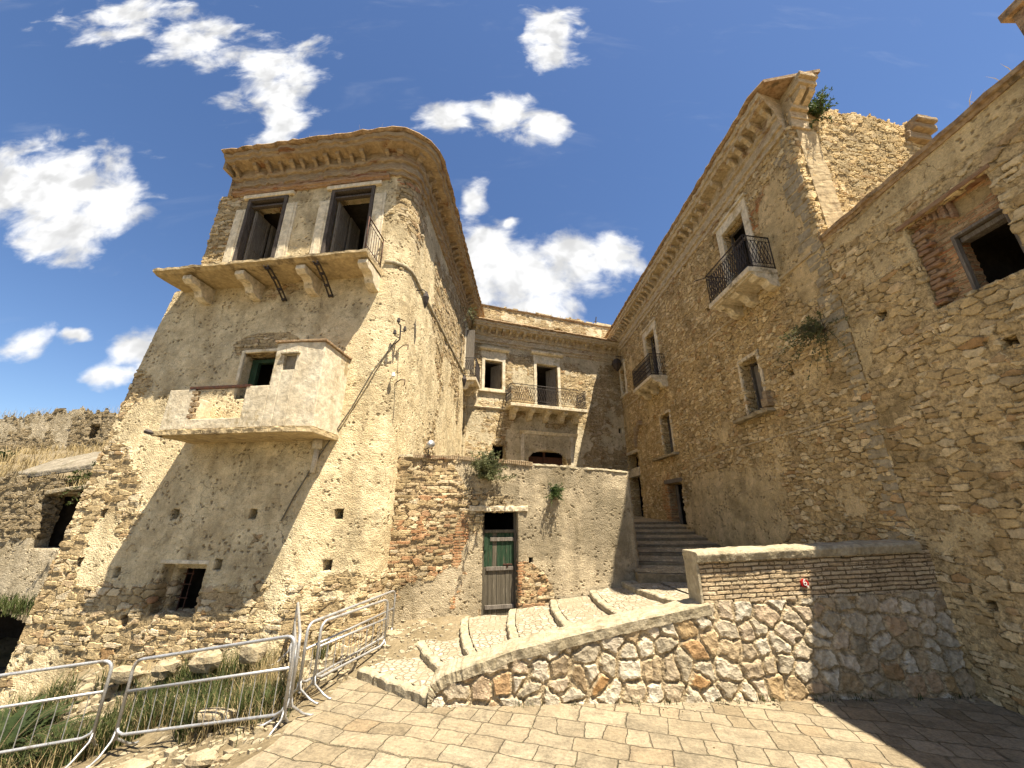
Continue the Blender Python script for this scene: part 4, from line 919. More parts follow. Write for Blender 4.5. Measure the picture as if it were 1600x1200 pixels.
# ================================================================== LOW WING at right
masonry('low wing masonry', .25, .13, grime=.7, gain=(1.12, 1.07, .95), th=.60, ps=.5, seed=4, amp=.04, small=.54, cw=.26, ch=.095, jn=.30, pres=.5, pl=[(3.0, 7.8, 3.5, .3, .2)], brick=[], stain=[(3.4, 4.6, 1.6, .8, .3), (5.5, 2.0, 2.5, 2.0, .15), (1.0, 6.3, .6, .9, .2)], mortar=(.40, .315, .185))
LP = Path([(6.97-.0316*6.9, 6.9), (6.97+.0316*6, -6.0)])
LS = surf(LP, lambda q, z: .035*np.maximum(0, 2.2-z))
LW = lambda y, z, o=0.: LS((6.9-np.asarray(y))*K, z, o)
low = thing('low_wing', 'lower shaded stone building at the right edge with a red brick framed window', 'building', (6.8, 3, 0))
yy = lambda y: (6.9-y)*K
wall('wall', LS, 0, 12.8, -.15, 8.12, .03, 'low wing masonry', low, [(yy(5.46), yy(4.28), 5.60, 7.18, .22, 'none'), (yy(6.35), yy(6.17), 5.85, 6.02, .2, 'cap'), (yy(5.15), yy(5.0), 3.3, 3.42, .2, 'cap'), (yy(4.9), yy(4.72), 4.65, 4.8, .25, 'cap'), (yy(6.2), yy(6.05), 1.2, 1.33, .2, 'cap')])
masonry('red brickwork', .25, .07, th=.78, seed=5, amp=.018, brick=[(2, 6, 6, 4, 1.5)], stones=[(0, (.36, .14, .06)), (.5, (.42, .22, .10)), (1, (.30, .12, .05))], plA=(.44, .34, .17), plB=(.36, .26, .13), pl=[(yy(4.75), 7.0, .42, .16, .6)], stain=[], pres=0)
wall('brick_recess', lambda q, z, o=0.: LS(q, z, np.asarray(o)-.16), yy(5.5), yy(4.24), 5.55, 7.22, .03, 'red brickwork', low, [(yy(5.02), yy(4.33), 5.61, 6.64, .25, 'room')])
f = MB(); a, b = yy(5.02), yy(4.33)
frame(f, LS, a+.045, b-.045, 5.62, 6.59, .045, -.20, -.12, 'LRT'); f.boxw(LS, a+.05, b-.05, 6.50, 6.58, -.36, -.2); w = obj('window', f, 'grey wood', low, .004)
f = MB()
for i in range(9): f.boxw(LS, yy(5.44)+i*.07+random.uniform(-.01, .01), yy(5.44)+i*.07+.055, 5.72+.09*abs(4-i)*0+1.42-.012*i*i*.35, 7.17, -.16, -.05+random.uniform(-.04, .02))
rough(obj('brick_voussoirs', f, 'band brick', low, .01), 2, .04, .06); f = MB()
for i in range(15): f.boxw(LS, yy(5.46)+random.uniform(0, .02), yy(5.46)+.14+.10*(i % 2)+random.uniform(0, .05), 5.66+i*.092, 5.66+i*.092+.072, -.17, -.04+random.uniform(-.05, .02))
rough(obj('brick_jamb', f, 'band brick', low, .01), 2, .04, .06)
f = MB(); moulding(f, LS, yy(5.55), yy(4.2), [(-.2, 7.18), (.04, 7.18), (.05, 7.24), (-.2, 7.25)], .15, .012); obj('brick_arch', f, 'band brick', low)
c_ = MB(); moulding(c_, LS, 0, 12.7, [(-.4, 8.05), (.03, 8.05), (.05, 8.10), (.09, 8.11), (.10, 8.18), (-.4, 8.22)], .2, .02); obj('coping', c_, 'roof tile', low)
rf = MB(); rf.add([tuple(LS(0, 8.15, -.3)), tuple(LS(12.7, 8.15, -.3)), tuple(LS(12.7, 8.6, -4.5)), tuple(LS(0, 8.6, -4.5))], [(0, 1, 2, 3)]); obj('roof', rf, 'roof tile', low)
ch = thing('chimney', 'dark brick chimney above the low wing roof at the top right corner', 'chimney', (8.2, 3.7, 8.2))
f = MB(); f.box(8.08, 8.6, 3.4, 4.0, 8.0, 10.1); obj('shaft', f, 'roof tile', ch, .015)
f = MB(); f.box(8.0, 8.68, 3.32, 4.08, 10.1, 10.25); obj('cap', f, 'roof tile', ch, .015)

# ================================================================== COURTYARD WALL with the green door
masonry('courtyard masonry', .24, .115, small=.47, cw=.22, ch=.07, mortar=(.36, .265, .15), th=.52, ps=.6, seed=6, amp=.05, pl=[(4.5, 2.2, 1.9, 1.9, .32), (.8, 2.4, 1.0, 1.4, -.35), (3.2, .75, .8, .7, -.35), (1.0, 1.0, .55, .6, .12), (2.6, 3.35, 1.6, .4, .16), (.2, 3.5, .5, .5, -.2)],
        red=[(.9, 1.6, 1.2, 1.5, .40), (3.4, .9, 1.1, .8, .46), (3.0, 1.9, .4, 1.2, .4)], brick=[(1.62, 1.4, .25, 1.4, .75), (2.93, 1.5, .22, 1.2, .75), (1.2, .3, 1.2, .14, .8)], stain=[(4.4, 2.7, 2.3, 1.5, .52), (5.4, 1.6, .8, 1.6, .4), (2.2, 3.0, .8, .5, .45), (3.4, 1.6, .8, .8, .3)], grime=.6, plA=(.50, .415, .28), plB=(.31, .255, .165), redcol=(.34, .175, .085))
DP = Path([(-2.75, 9.234), (3.22, 10.806), (3.55, 16.2)], {1: .12}); D0 = DP.of((-2.5, 9.3)); DE = DP.L
DS = surf(DP, lambda q, z: .02*np.maximum(0, 3.5-z))
DW = lambda q, z, o=0.: DS(np.asarray(q)+D0, z, o)
dtop = lambda q: 3.80-.045*np.maximum(0, q-D0-1.0)+.008*np.sin(q*5)
cw = thing('courtyard_wall', 'courtyard wall of exposed red and tan rubble with grey plaster on its right half', 'wall', (.2, 10.0, .3))
wall('wall', DS, 0, DE, .0, 3.9, .03, 'courtyard masonry', cw, [(1.86+D0, 2.74+D0, .22, 2.54, .38, 'room'), (2.98+D0, 3.10+D0, 1.38, 1.5, .25, 'cap')], top=dtop)
tp = MB(); rows = []
for q in np.linspace(0, DE, 120):
    z = float(dtop(q)); rows.append([tuple(DS(q, z-.03, -.5)), tuple(DS(q, z-.06, -.01)), tuple(DS(q, z-.02, .03+random.uniform(-.02, .02))), tuple(DS(q, z+.03, .01)), tuple(DS(q, z+.05+random.uniform(-.01, .01), -.5))])
tp.sweep(rows); cp = rough(obj('coping', tp, 'coping stone', cw), 2, .05, .12)
bc = MB()
for i in range(58):
    q = .38+i*.052; z = float(dtop(q)); bc.boxw(DS, q, q+.042, z-.05, z+.055+random.uniform(-.012, .012), -.3, .05+random.uniform(-.015, .015))
obj('brick_edge', bc, 'cornice brick', cp, .006)
f = MB(); rows = []
for q in np.linspace(1.52, 2.98, 16):
    j = random.uniform(-.02, .02); rows.append([tuple(DW(q, 2.55+j, -.38)), tuple(DW(q, 2.545, .05+j)), tuple(DW(q, 2.67+j*.5, .05+j)), tuple(DW(q, 2.69, -.38))])
f.sweep(rows); rough(obj('lintel', f, 'cut stone', cw, .01), 2, .05, .15)
dr = MB(); frame(dr, DW, 1.93, 2.68, .24, 2.52, .06, -.26, -.16, 'LRT'); dr.boxw(DW, 1.93, 2.68, 2.05, 2.12, -.26, -.15)
door = obj('door', dr, 'door wood', cw, .005); door['label'] = 'old plank door, green paint left on its upper half, open gap above'
for i in range(7):
    a = 1.935+i*.1055; p_ = MB(); p_.boxw(DW, a, a+.099, .26+random.uniform(0, .02), 1.30, -.22, -.185+random.uniform(-.004, .004)); obj('plank', p_, 'door wood', door, .004)
for i in range(7):
    a = 1.935+i*.1055; p_ = MB(); p_.boxw(DW, a, a+.099, 1.301, 2.045, -.22, -.185+random.uniform(-.004, .004)); o = obj('plank', p_, 'green paint' if i not in (2,) else 'door wood', door, .004)
for z, x0, x1 in ((.42, 1.97, 2.66), (1.22, 1.99, 2.66), (1.86, 2.08, 2.67)):
    p_ = MB(); p_.boxw(DW, x0, x1, z, z+.085, -.185, -.15); obj('batten', p_, 'grey wood', door, .006)
p_ = MB(); p_.boxw(DW, 2.40, 2.62, 1.33, 1.36, -.18, -.155); p_.tube([tuple(DW(2.5, 1.28, -.16)), tuple(DW(2.5, 1.36, -.13))], .02, 6); obj('latch', p_, 'rusty iron', door)
f = MB(); f.boxw(DW, 1.80, 2.80, .13, .235, -.35, .10); obj('threshold', f, 'kerb stone', cw, .015)

# ================================================================== RETAINING WALL beside the ramp
POLY = [(0., (.30, .25, .17)), (.2, (.48, .42, .315)), (.4, (.55, .49, .38)), (.52, (.33, .22, .10)), (.62, (.43, .37, .27)), (.76, (.23, .16, .085)), (.86, (.54, .48, .375)), (1., (.32, .185, .075))]
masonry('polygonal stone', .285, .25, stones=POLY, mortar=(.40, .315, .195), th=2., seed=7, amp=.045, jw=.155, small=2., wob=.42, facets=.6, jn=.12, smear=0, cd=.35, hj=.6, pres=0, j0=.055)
masonry('thin brickwork', .25, .06, th=.93, seed=8, amp=.03, bpal=[(0., (.46, .33, .19)), (.35, (.56, .45, .29)), (.7, (.42, .31, .19)), (1., (.62, .51, .35))], brick=[(6, 1.5, 8, 3, 2.)], stain=[(6, 1.78, 8, .14, .35)], mortar=(.20, .15, .09), smear=.3, pres=0)
RP = Path([(-1.15, 6.45), (6.95, 6.75)]); RS = surf(RP, lambda q, z: .05*np.maximum(0, 1.25-z))
CP = [(-.10, -.02), (-.09, .10), (-.03, .22), (.08, .32), (.24, .40), (.45, .455), (.75, .535), (1.15, .66), (2.1, .85), (3.07, 1.035), (3.6, 1.12), (4.12, 1.215)]
cpx = np.array([c[0] for c in CP]); cpz = np.array([c[1] for c in CP])
rtop = lambda q: np.where(q < 4.06, np.interp(q, cpx, cpz)-.10, 1.20+.04*(q-4.06))
ret = thing('retaining_wall', 'low retaining wall of pale and rust polygonal stones along the cobbled ramp', 'wall', (2.5, 6.6, 0))
wall('wall', RS, -.02, 8.0, -.06, 1.42, .016, 'polygonal stone', ret, [(3.14, 3.2, .33, .52, .25, 'cap'), (5.0, 5.06, .26, .45, .25, 'cap'), (6.9, 6.96, .24, .45, .25, 'cap')], top=rtop)
cm = MB(); rows = []
fine = np.linspace(0, len(CP)-1, 90)
for t in fine:
    q = float(np.interp(t, range(len(CP)), cpx)); z = float(np.interp(t, range(len(CP)), cpz)); t2 = min(t+.05, len(CP)-1); t1 = max(t-.05, 0)
    tx = np.interp(t2, range(len(CP)), cpx)-np.interp(t1, range(len(CP)), cpx); tz = np.interp(t2, range(len(CP)), cpz)-np.interp(t1, range(len(CP)), cpz); l = math.hypot(tx, tz); nx, nz = -tz/l, tx/l
    j = random.uniform(-.008, .008); th = .15
    rows.append([tuple(RS(q-nx*th, z-nz*th, .055+j)), tuple(RS(q-nx*.02, z-nz*.02, .07+j)), tuple(RS(q, z+j*.6, .05+j)), tuple(RS(q, z+.01+j*.6, -.38)), tuple(RS(q-nx*th, z-nz*th, -.40))])
cm.sweep(rows); rough(obj('coping', cm, 'coping stone', ret), 2, .045, .15)
bkp = MB(); bkp.boxw(RS, .2, 4.1, -.05, .3, -.36, -.30, 6); obj('back_face', bkp, 'coping stone', ret)
RPar = lambda q, z, o=0.: RS(q, np.asarray(z)+.04*(np.asarray(q)-4.06), o)
par = thing('brick_parapet', 'thin-brick parapet with a stone cap above the polygonal stones, half in shadow', 'parapet', (5.9, 6.75, 1.2))
PP = Path([tuple(RP.xy(4.075)+np.array([.0366, -.9993])*-.40), tuple(RP.xy(4.075)+np.array([.0366, -.9993])*-.01), tuple(RP.xy(7.9)+np.array([.0366, -.9993])*-.01)], {1: .03})
PS0 = surf(PP); PS = lambda q, z, o=0.: PS0(q, np.asarray(z)+.04*np.maximum(0, np.asarray(q)-.39), o)
wall('wall', PS, 0, PP.L, 1.15, 1.82, .02, 'thin brickwork', par)
cm = MB(); rows = []
for q in np.linspace(4.03, 7.72, 50):
    j = random.uniform(-.006, .006); rows.append([tuple(RPar(q, 1.765, .06+j)), tuple(RPar(q, 1.88, .085+j)), tuple(RPar(q, 1.925, .05+j)), tuple(RPar(q, 1.93+j, -.42)), tuple(RPar(q, 1.765, -.43))])
cm.sweep(rows); rough(obj('coping', cm, 'coping stone', par, .012), 2, .035, .15)
ep = MB(); ep.boxw(RS, 4.03, 4.072, 1.16, 1.785, -.40, .012); obj('end_face', ep, 'coping stone', par, .008)
# round trail marker
tm = thing('trail_marker', 'small round red plate with a white number six on the brick parapet', 'sign', tuple(map(float, RS(5.7, 1.47, .03))))
def disc(S, q, z, r, o0, o1, n=24):
    mb = MB(); mb.sweep([[tuple(S(q+r*math.cos(2*math.pi*k/n), z+r*math.sin(2*math.pi*k/n), o)) for k in range(n)] for o in (o0, o1)]); return mb
obj('plate', disc(RS, 5.7, 1.47, .060, -.01, .03), 'red paint', tm)
def glyph6(S, q, z, h, o):
    mb = MB(); pts = []
    c = [(.10, .42), (-.02, .46), (-.16, .36), (-.24, .16), (-.26, -.08), (-.20, -.32), (-.05, -.43), (.10, -.42), (.22, -.30), (.25, -.14), (.18, .0), (.06, .07), (-.08, .05), (-.20, -.06)]
    mb.tube([tuple(S(q+a*h, z+b*h, o)) for a, b in c], .0075, 5); return mb
obj('numeral', glyph6(RS, 5.697, 1.480, .088, .034), 'white paint', tm)
k = MB(); k.boxw(RS, 5.715, 5.745, 1.425, 1.437, .03, .034); k.boxw(RS, 5.735, 5.747, 1.408, 1.43, .03, .0345); obj('small_mark', k, 'white paint', tm)

# ================================================================== CROWD BARRIERS
def barrier_parts(L, H, tilt):
    """returns [(name, MB)] in local axes: x along, z up"""
    r = .021; c = .12; sh = lambda x, z, y=0.: (x, y, z+tilt*x)
    f = MB()
    arc = lambda cx, cz, a0, a1: [(cx+c*math.cos(a), cz+c*math.sin(a)) for a in np.linspace(a0, a1, 6)]
    out = [(0, .16)]+arc(c, H-c, math.pi, math.pi/2)+arc(L-c, H-c, math.pi/2, 0)+[(L, .16)]
    f.tube([sh(x, z) for x, z in out], r, 8)
    bot = [(0, .30)]+[(c*.25, .25), (c, .215)]+[(L-c, .215), (L-c*.25, .25), (L, .30)]
    f.tube([sh(x, z) for x, z in bot], r*.9, 8)
    m_ = MB(); m_.tube([sh(0, H*.66), sh(L, H*.66)], r*.85, 8)
    bars = MB()
    n = int(L/.165)
    for i in range(1, n): bars.tube([sh(L*i/n, .215), sh(L*i/n, H*.66)], .005, 4, False)
    feet = []
    for x in (.0, L):
        ft = MB()
        for s in (-1, 1): ft.tube([sh(x, .30), sh(x, .17, s*.03), sh(x+(.04 if x == 0 else -.04), .05, s*.17), sh(x+(.05 if x == 0 else -.05), .012, s*.26), sh(x+(.05 if x == 0 else -.05), .012, s*.30)], .015, 6)
        feet.append(ft)
    return f, m_, bars, feet
BARR = [((-8.1, 5.85, -.75), (-5.62, 6.38, -.55), 1.09, 'galvanised crowd barrier at the left edge, cut off by the photo'), ((-5.30, 6.36, -.53), (-2.86, 5.88, -.10), 1.07, 'galvanised crowd barrier in front of the dry weeds, second from the left'),
        ((-2.84, 5.96, -.01), (-3.95, 8.0, .0), .95, 'galvanised crowd barrier turned edge-on so its bars crowd together'), ((-2.86, 6.62, 0), (-2.33, 8.15, .02), .95, 'short-looking galvanised crowd barrier along the plaza edge, nearer of the receding pair'), ((-2.98, 6.45, 0), (-2.40, 8.85, .03), .97, 'galvanised crowd barrier reaching the tower corner, farther of the receding pair')]
for a, b, H, lb in BARR:
    L = math.hypot(b[0]-a[0], b[1]-a[1]); tilt = (b[2]-a[2])/L
    t = thing('crowd_barrier', lb, 'barrier', a, 'crowd barriers along the plaza edge'); t.rotation_euler.z = math.atan2(b[1]-a[1], b[0]-a[0])
    WLOC[t.name] = Vector((0, 0, 0))
    f, m_, bars, feet = barrier_parts(L, H, tilt)
    obj('frame', f, 'galvanised steel', t, smooth=True); obj('middle_rail', m_, 'galvanised steel', t, smooth=True); obj('bars', bars, 'galvanised steel', t)
    for ft in feet: obj('foot', ft, 'galvanised steel', t, smooth=True)

# ================================================================== RUINS on the left
masonry('ruin masonry', .34, .14, th=.56, ps=.45, seed=9, amp=.08, plA=(.50, .43, .31), plB=(.34, .285, .19), stones=[(0, (.22, .17, .10)), (.4, (.32, .25, .15)), (.7, (.27, .22, .145)), (1, (.38, .31, .2))], mortar=(.22, .175, .105), pl=[(8.5, .7, 6.0, 1.1, .35), (9, 3, 3, 1, -.1)], stain=[(5, 2.5, 5, .8, .25)])
NP = Path([(-24, 14.2), (-9.2, 11.3)]); NS = surf(NP)
near = thing('ruined_house', 'collapsed house at far left with a dark hole in its plastered wall', 'ruin', (-15, 12.4, -1.2))
def nq(x): return (x+24)/14.8*NP.L
wall('wall', NS, 0, NP.L, -2.4, 4.2, .06, 'ruin masonry', near, [(nq(-14.4), nq(-12.5), 1.5, 3.05, .5, 'room', 0, 2.2), (nq(-18), nq(-13.15), -2.0, -.05, .5, 'arch', .25)], top=lambda q: 3.35+.3*np.sin(q*.9)+.15*np.sin(q*3.3)+.06*np.sin(q*11))
lt = MB()
for i in range(9): lt.boxw(NS, nq(-14.3)+i*.2, nq(-14.3)+i*.2+.17, 3.05+.02*i, 3.17+.02*i, -.3, .10+random.uniform(-.05, .05))
obj('brick_edge', lt, 'loose stone', near, .02)
sl = MB(); cr = [(-16.6, 13.1, 3.75), (-15.6, 12.75, 3.72), (-14.5, 12.6, 3.85), (-13.5, 12.55, 3.98), (-13.3, 13.1, 4.35), (-13.6, 13.6, 4.6), (-14.8, 13.7, 4.55), (-15.9, 13.5, 4.25)]
sl.sweep([[(x, y, z-.15) for x, y, z in cr], [(x, y, z+.03) for x, y, z in cr]])
rough(obj('fallen_slab', sl, 'ruin concrete', near, .03), 3, .08, .3)
obj('fallen_slab', sl, 'ruin concrete', near, .04)
FP = Path([(-34, 19.6), (-9.5, 16.2)]); FS = surf(FP)
far = thing('ruined_wall', 'long ruined rubble wall on the hillside with two small square openings', 'ruin', (-20, 17.6, 3.5))
fq = lambda x: (x+34)/24.5*FP.L
wall('wall', FS, 0, FP.L, 2.0, 7.6, .08, 'ruin masonry', far, [(fq(-19.7), fq(-19.15), 5.75, 6.4, .45, 'cap', 0, .9), (fq(-17.95), fq(-17.4), 5.75, 6.45, .45, 'cap', 0, .9)], top=lambda q: 6.95+.12*np.sin(q*1.1)+.10*np.sin(q*4.7)+.06*np.sin(q*13)+.012*q)
bm = MB(); rows = []
for q in np.linspace(0, FP.L, 60): rows.append([tuple(FS(q, 3.2, -.3)), tuple(FS(q, 3.0, 1.6+random.uniform(-.2, .2))), tuple(FS(q, 4.5+random.uniform(-.2, .2), .9)), tuple(FS(q, 5.3+random.uniform(-.15, .15), .0))])
bm.sweep(rows)
V = []; F = []
for i, t in enumerate(np.linspace(0, 1, 60)):
    a = NS(NP.L*t, 3.25+.2*math.sin(t*17), -.35); b = FS(FP.L*t, 5.2, .1)
    for k, u in enumerate(np.linspace(0, 1, 14)): V.append((a[0]*(1-u)+b[0]*u, a[1]*(1-u)+b[1]*u, a[2]*(1-u)+b[2]*u+.16*math.sin(t*40+u*5)*math.sin(u*9+t*13)+.25*math.sin(u*math.pi)))
for i in range(59):
    for k in range(13): F.append((i*14+k, (i+1)*14+k, (i+1)*14+k+1, i*14+k+1))
bm.add(V, F); struct(obj('bank', bm, 'dry earth')); BV = np.array(V)

# ================================================================== PLANTS AND LOOSE STONES
plant('shrub', 'large grey green shrub rooted in the top of the courtyard wall', 'shrub', tuple(map(float, DW(1.9, 3.30, .06))), 70, .72, .42, 44, .09, 11, 'grey green leaves', 'shrubs growing out of the courtyard wall', up=(.1, -.35, .8), droop=.1)
plant('shrub', 'small round green shrub low on the grey plaster of the courtyard wall', 'shrub', tuple(map(float, DW(3.72, 2.95, .03))), 34, .32, .5, 34, .065, 12, 'green leaves', 'shrubs growing out of the courtyard wall', up=(.05, -.5, .4), droop=.1)
plant('shrub', 'bushy green shrub on top of the right-hand wing behind its cornice end', 'shrub', tuple(map(float, AS(AC+.95, 11.95, .05))), 44, .7, .42, 40, .085, 13, 'green leaves', 'shrubs growing out of the right-hand wing', up=(-.2, -.25, .7))
plant('shrub', 'small tuft in the rubble of the right-hand wing end wall', 'shrub', tuple(map(float, AS(AC+2.0, 9.55, .02))), 12, .3, .5, 16, .06, 14, 'dark leaves', 'shrubs growing out of the right-hand wing', up=(-.1, -.5, .3))
plant('shrub', 'drooping leafy shrub where right-hand wing and low wing meet', 'shrub', tuple(map(float, AW(7.45, 6.25, .02))), 50, .9, .35, 40, .07, 15, 'grey green leaves', 'shrubs growing out of the right-hand wing', up=(-.55, .05, .05), droop=.55)
plant('shrub', 'grey weed hanging under the tower cornice near its far end', 'shrub', tuple(map(float, SC_T(TE-2.9, 11.4, .3))), 14, .6, .5, 20, .1, 16, 'grey green leaves', None, up=(.5, -.2, -.2), droop=.5)
plant('bush', 'dark green bush on the bank below the far ruined wall', 'bush', (-20.6, 15.6, 3.9), 40, 1.5, .55, 60, .17, 17, 'dark leaves', None, up=(0, -.1, .7))
plant('bush', 'dry yellow green bush above the dark hole of the ruined house', 'bush', (-11.9, 11.5, 3.5), 30, .8, .55, 40, .11, 18, 'olive weeds', None, up=(0, -.1, .6))
def fern(base, nst, L, seed):
    q = np.random.default_rng(seed); st = MB(); LV = []; LF = []
    for i in range(nst):
        az = q.uniform(0, 2*math.pi); el = q.uniform(.5, 1.15); l = L*q.uniform(.6, 1.1); d = np.array([math.cos(az)*math.cos(el), math.sin(az)*math.cos(el), math.sin(el)]); pts = []
        for t in np.linspace(0, 1, 9): pts.append(np.array(base)+q.normal(0, .004, 3)+d*l*t+np.array([0, 0, -.42*l*t**2.2]))
        st.tube(pts, [.007*(1-.8*t) for t in np.linspace(0, 1, 9)], 4, False)
        for j in range(2, 40):
            t = .2+.8*j/40; x = t*8; k = min(7, int(x)); p = pts[k]+(pts[k+1]-pts[k])*(x-k); ax = pts[k+1]-pts[k]; ax /= np.linalg.norm(ax); sd_ = np.cross(ax, (0, 0, 1.)); sd_ /= np.linalg.norm(sd_)+1e-9
            for s in (-1, 1):
                ll = l*.10*(1.15-t)*q.uniform(.7, 1.2)+.025; tip = p+(sd_*s*.85+ax*.5)*ll+np.array([0, 0, -.25*ll]); mid = (p+tip)/2; c = len(LV)
                LV += [p, mid+ax*ll*.13, tip, mid-ax*ll*.13]; LF.append((c, c+1, c+2, c+3))
    return st, np.array(LV), np.array(LF)
FL = ['dark ferny bush behind the leftmost barrier, biggest of its clump', 'dark ferny bush at the left edge behind the leftmost barrier', 'low ferny bush between the leftmost barrier and the tower base']
for i, (x, y, n_, L) in enumerate(((-7.3, 6.75, 90, 1.4), (-8.9, 7.0, 80, 1.5), (-6.3, 6.75, 44, .8))):
    z = float(terrain_z(np.array(x), np.array(y))); t = thing('fern_bush', FL[i], 'bush', (x, y, z), 'ferny bushes at the left')
    st, V, F = fern((x, y, z), n_, L, 40+i); obj('stems', st, 'stem wood', t); grass('leaves', V, F, 'dark leaves', t)
def scatter(n, x0, x1, y0, y1, seed, dens=None):
    q = np.random.default_rng(seed); x = q.uniform(x0, x1, n); y = q.uniform(y0, y1, n)
    k = np.sin(x*2.1+seed)*np.sin(y*2.7-seed)+.5*np.sin(x*5.3)*np.sin(y*4.9)
    ok = k > (dens if dens is not None else -.2); x, y = x[ok], y[ok]
    return np.stack([x, y, terrain_z(x, y)], 1)
P = scatter(11000, -8.6, -3.2, 6.25, 8.0, 3, -.3); V, F = blades(len(P), P, .46, .0065, .75, 4); tag(grass('weeds', V, F, 'olive weeds'), 'green and olive weeds covering the bank below the tower', 'weeds', kind='stuff')
P = scatter(5000, -8.6, -3.0, 6.0, 8.1, 31, -.25); V, F = blades(len(P), P, .40, .0045, .8, 14); tag(grass('dry_weeds', V, F, 'straw'), 'dry yellow weeds mixed into the green bank', 'weeds', kind='stuff')
P = scatter(1500, -4.1, -3.2, 6.7, 7.6, 9, -.35); V, F = blades(len(P), P, .62, .004, .55, 5); tag(grass('dry_grass', V, F, 'straw'), 'tall dry straw coloured grass behind the second barrier', 'grass', kind='stuff')
P = scatter(2500, -9, -2.9, 2.5, 7.0, 12, .35); V, F = blades(len(P), P, .16, .004, .8, 6); tag(grass('sparse_grass', V, F, 'olive weeds'), 'sparse low grass between the stones in front of the barriers', 'grass', kind='stuff')
def edge_grass(name, label, S, s0, s1, z, o0, o1, n, h, seed, mat='straw'):
    q = np.random.default_rng(seed); s = q.uniform(s0, s1, n); s = s[(np.sin(s*3+seed)+np.sin(s*7.7)) > .1]; P = np.array(S(s, np.full(len(s), z), q.uniform(o0, o1, len(s)))); V, F = blades(len(P), P, h, .005, .7, seed)
    tag(grass(name, V, F, mat), label, 'grass', kind='stuff')
edge_grass('dry_grass', 'thin dry grass along the tower cornice top', SC_T, T0+3, TE-1, 12.60, .2, .68, 330, .30, 21)
edge_grass('dry_grass', 'dry grass tufts on the rear wing attic', AT, .2, 10, 13.8, -.3, .05, 500, .32, 22)
edge_grass('dry_grass', 'dry grass on the low wing roof edge', LS, .2, 7, 8.2, -.4, .0, 300, .26, 23)
edge_grass('dry_grass', 'dry grass on top of the far ruined wall', FS, 4, FP.L, 6.95, -.3, .1, 1400, .5, 24)
edge_grass('dry_grass', 'dry grass over the edge of the ruined house', NS, 1, NP.L, 3.4, -1.2, .1, 1800, .45, 25)
P = BV[rng.integers(0, len(BV), 9000)]+rng.normal(0, .22, (9000, 3))*np.array([1, 1, .0]); P = P[(np.sin(P[:, 0]*1.7)+np.sin(P[:, 1]*2.3+P[:, 0])) > -.5]; V, F = blades(len(P), P, .45, .010, .8, 28); tag(grass('dry_grass', V, F, 'straw'), 'patchy dry grass on the slope above the ruined house', 'grass', kind='stuff')
P = np.array(FS(rng.uniform(8, FP.L, 2600), np.full(2600, 4.2), rng.uniform(.3, 1.7, 2600))); P[:, 2] += rng.uniform(-.8, .5, 2600)*0+np.interp(P[:, 1], [14, 18], [-.6, .5]); V, F = blades(len(P), P, .6, .012, .7, 26); tag(grass('dry_grass', V, F, 'straw'), 'dry grass on the bank under the far ruined wall', 'grass', kind='stuff')
P = np.array(NS(rng.uniform(0, nq(-12.6), 3000), np.full(3000, .0), rng.uniform(-.1, .5, 3000))); P[:, 2] += rng.uniform(-.15, .15, 3000); V, F = blades(len(P), P, .4, .01, .9, 27); tag(grass('weeds', V, F, 'olive weeds'), 'weeds over the dark opening at the foot of the ruined house', 'weeds', kind='stuff')
ROCKS = [((-3.95, 6.25, -.05), (.26, .14, .08), 'large flat pale stone behind the second barrier'), ((-4.35, 7.55, .30), (.20, .15, .16), 'square pale boulder at the foot of the tower, behind dry grass'), ((-5.2, 7.7, .12), (.22, .16, .14), 'pale boulder at the tower foot, left of the dry grass'), ((-5.9, 7.75, .0), (.17, .15, .13), 'rough boulder at the tower foot below the barred window'), ((-6.6, 7.8, -.1), (.21, .15, .13), 'boulder at the tower foot near its left corner'), ((-2.35, 8.72, .22), (.24, .14, .09), 'flat pale stone at the foot of the rounded tower corner'), ((-2.55, 8.1, .12), (.28, .16, .08), 'flat stone lying under the farther receding barrier'), ((3.0*.58, 10.02, .50), (.14, .10, .09), 'rounded stone at the foot of the courtyard wall right of the door'), ((-3.4, 5.3, -.06), (.16, .10, .06), 'small broken stone just in front of the second barrier'), ((-4.2, 5.4, -.2), (.2, .12, .07), 'low stone on the dirt below the second barrier'), ((-1.9, 9.25, .30), (.16, .1, .06), 'flat tile-like stone beside the tower side wall')]
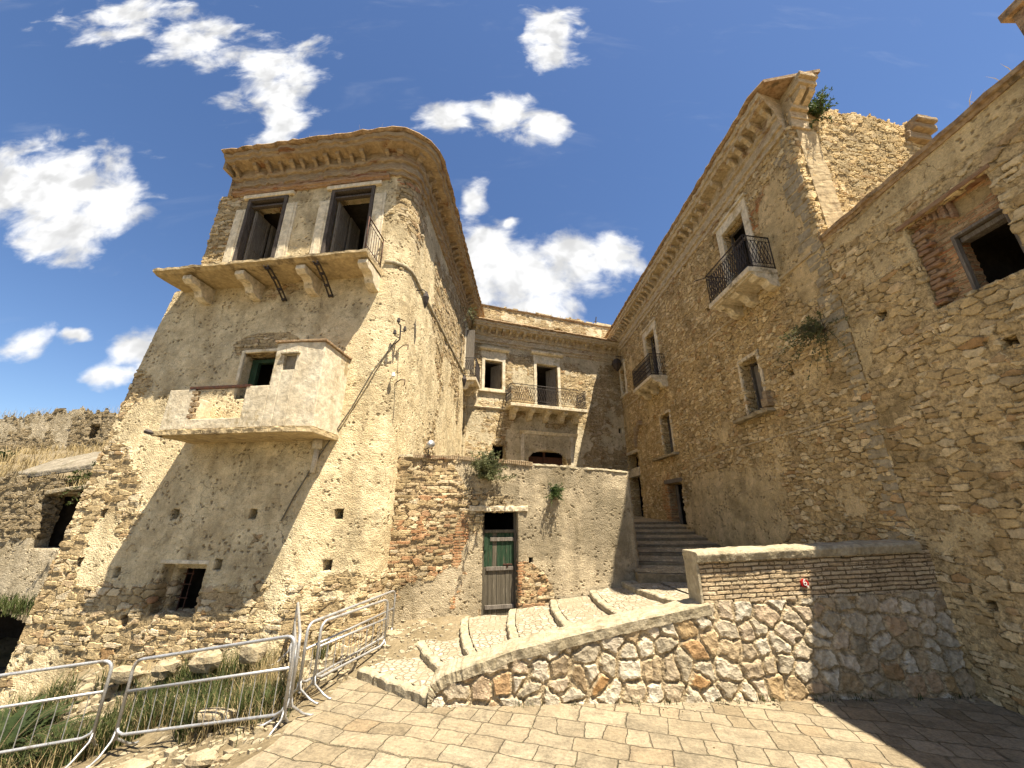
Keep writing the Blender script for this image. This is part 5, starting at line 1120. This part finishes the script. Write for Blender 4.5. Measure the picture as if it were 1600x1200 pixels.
for i, (c, r, lb) in enumerate(ROCKS): tag(obj('rock', rock(c, r, 60+i), 'loose stone', origin=c), lb, 'rock', 'loose rocks on the ground')
rb = MB(); q = np.random.default_rng(5)
def rubble(n, x0, x1, y0, y1, rmin, rmax, zoff=0.):
    for i in range(n):
        x, y = q.uniform(x0, x1), q.uniform(y0, y1); r = q.uniform(rmin, rmax)*q.uniform(.5, 1); z = float(terrain_z(np.array(x), np.array(y)))+zoff
        a = q.uniform(0, 3); c_, s_ = math.cos(a)*r, math.sin(a)*r; k = q.uniform(.5, .9); h = r*q.uniform(.4, .9); j = lambda: q.uniform(-.25, .25)*r
        b_ = [(x+c_, y+s_), (x-s_*k, y+c_*k), (x-c_, y-s_), (x+s_*k, y-c_*k)]
        rb.hexa([(u, v, z-.03) for u, v in b_]+[(u+j(), v+j(), z+h+j()*.4) for u, v in b_])
rubble(700, -6.5, -2.85, 4.2, 6.2, .015, .06); rubble(70, -4.8, -3.0, 4.6, 6.0, .06, .13); rubble(420, -7.8, -2.7, 7.2, 8.1, .04, .17); rubble(150, -2.9, -1.3, 7.6, 9.2, .02, .07)
def rubble2(n, x0, x1, y0, y1, rmin, rmax):
    global terrain_z
    tz = terrain_z; terrain_z = lambda x, y: np.array(.0); rubble(n, x0, x1, y0, y1, rmin, rmax); terrain_z = tz
rubble2(70, 2.5, 6.6, 6.35, 6.62, .008, .04); rubble2(40, -1.1, 3.0, 6.2, 6.42, .006, .03); rubble2(60, -2.7, 5.5, 3.2, 6.3, .004, .016)
P = np.array(RS(rng.uniform(.2, 7.7, 420), np.zeros(420), rng.uniform(.04, .12, 420))); P = P[(np.sin(P[:, 0]*4.3)+np.sin(P[:, 0]*9.1)) > .35]; P[:, 2] = 0; V, F = blades(len(P), P, .11, .004, .9, 33); tag(grass('wall_foot_weeds', V, F, 'olive weeds'), 'little weeds in the seam between paving and retaining wall', 'weeds', kind='stuff')
o = obj('rubble', rb, 'loose stone'); bv_ = o.modifiers.new('bevel', 'BEVEL'); bv_.width = .012; bv_.segments = 2
tag(o, 'small broken stones strewn over the dirt round the barriers', 'rubble', kind='stuff')
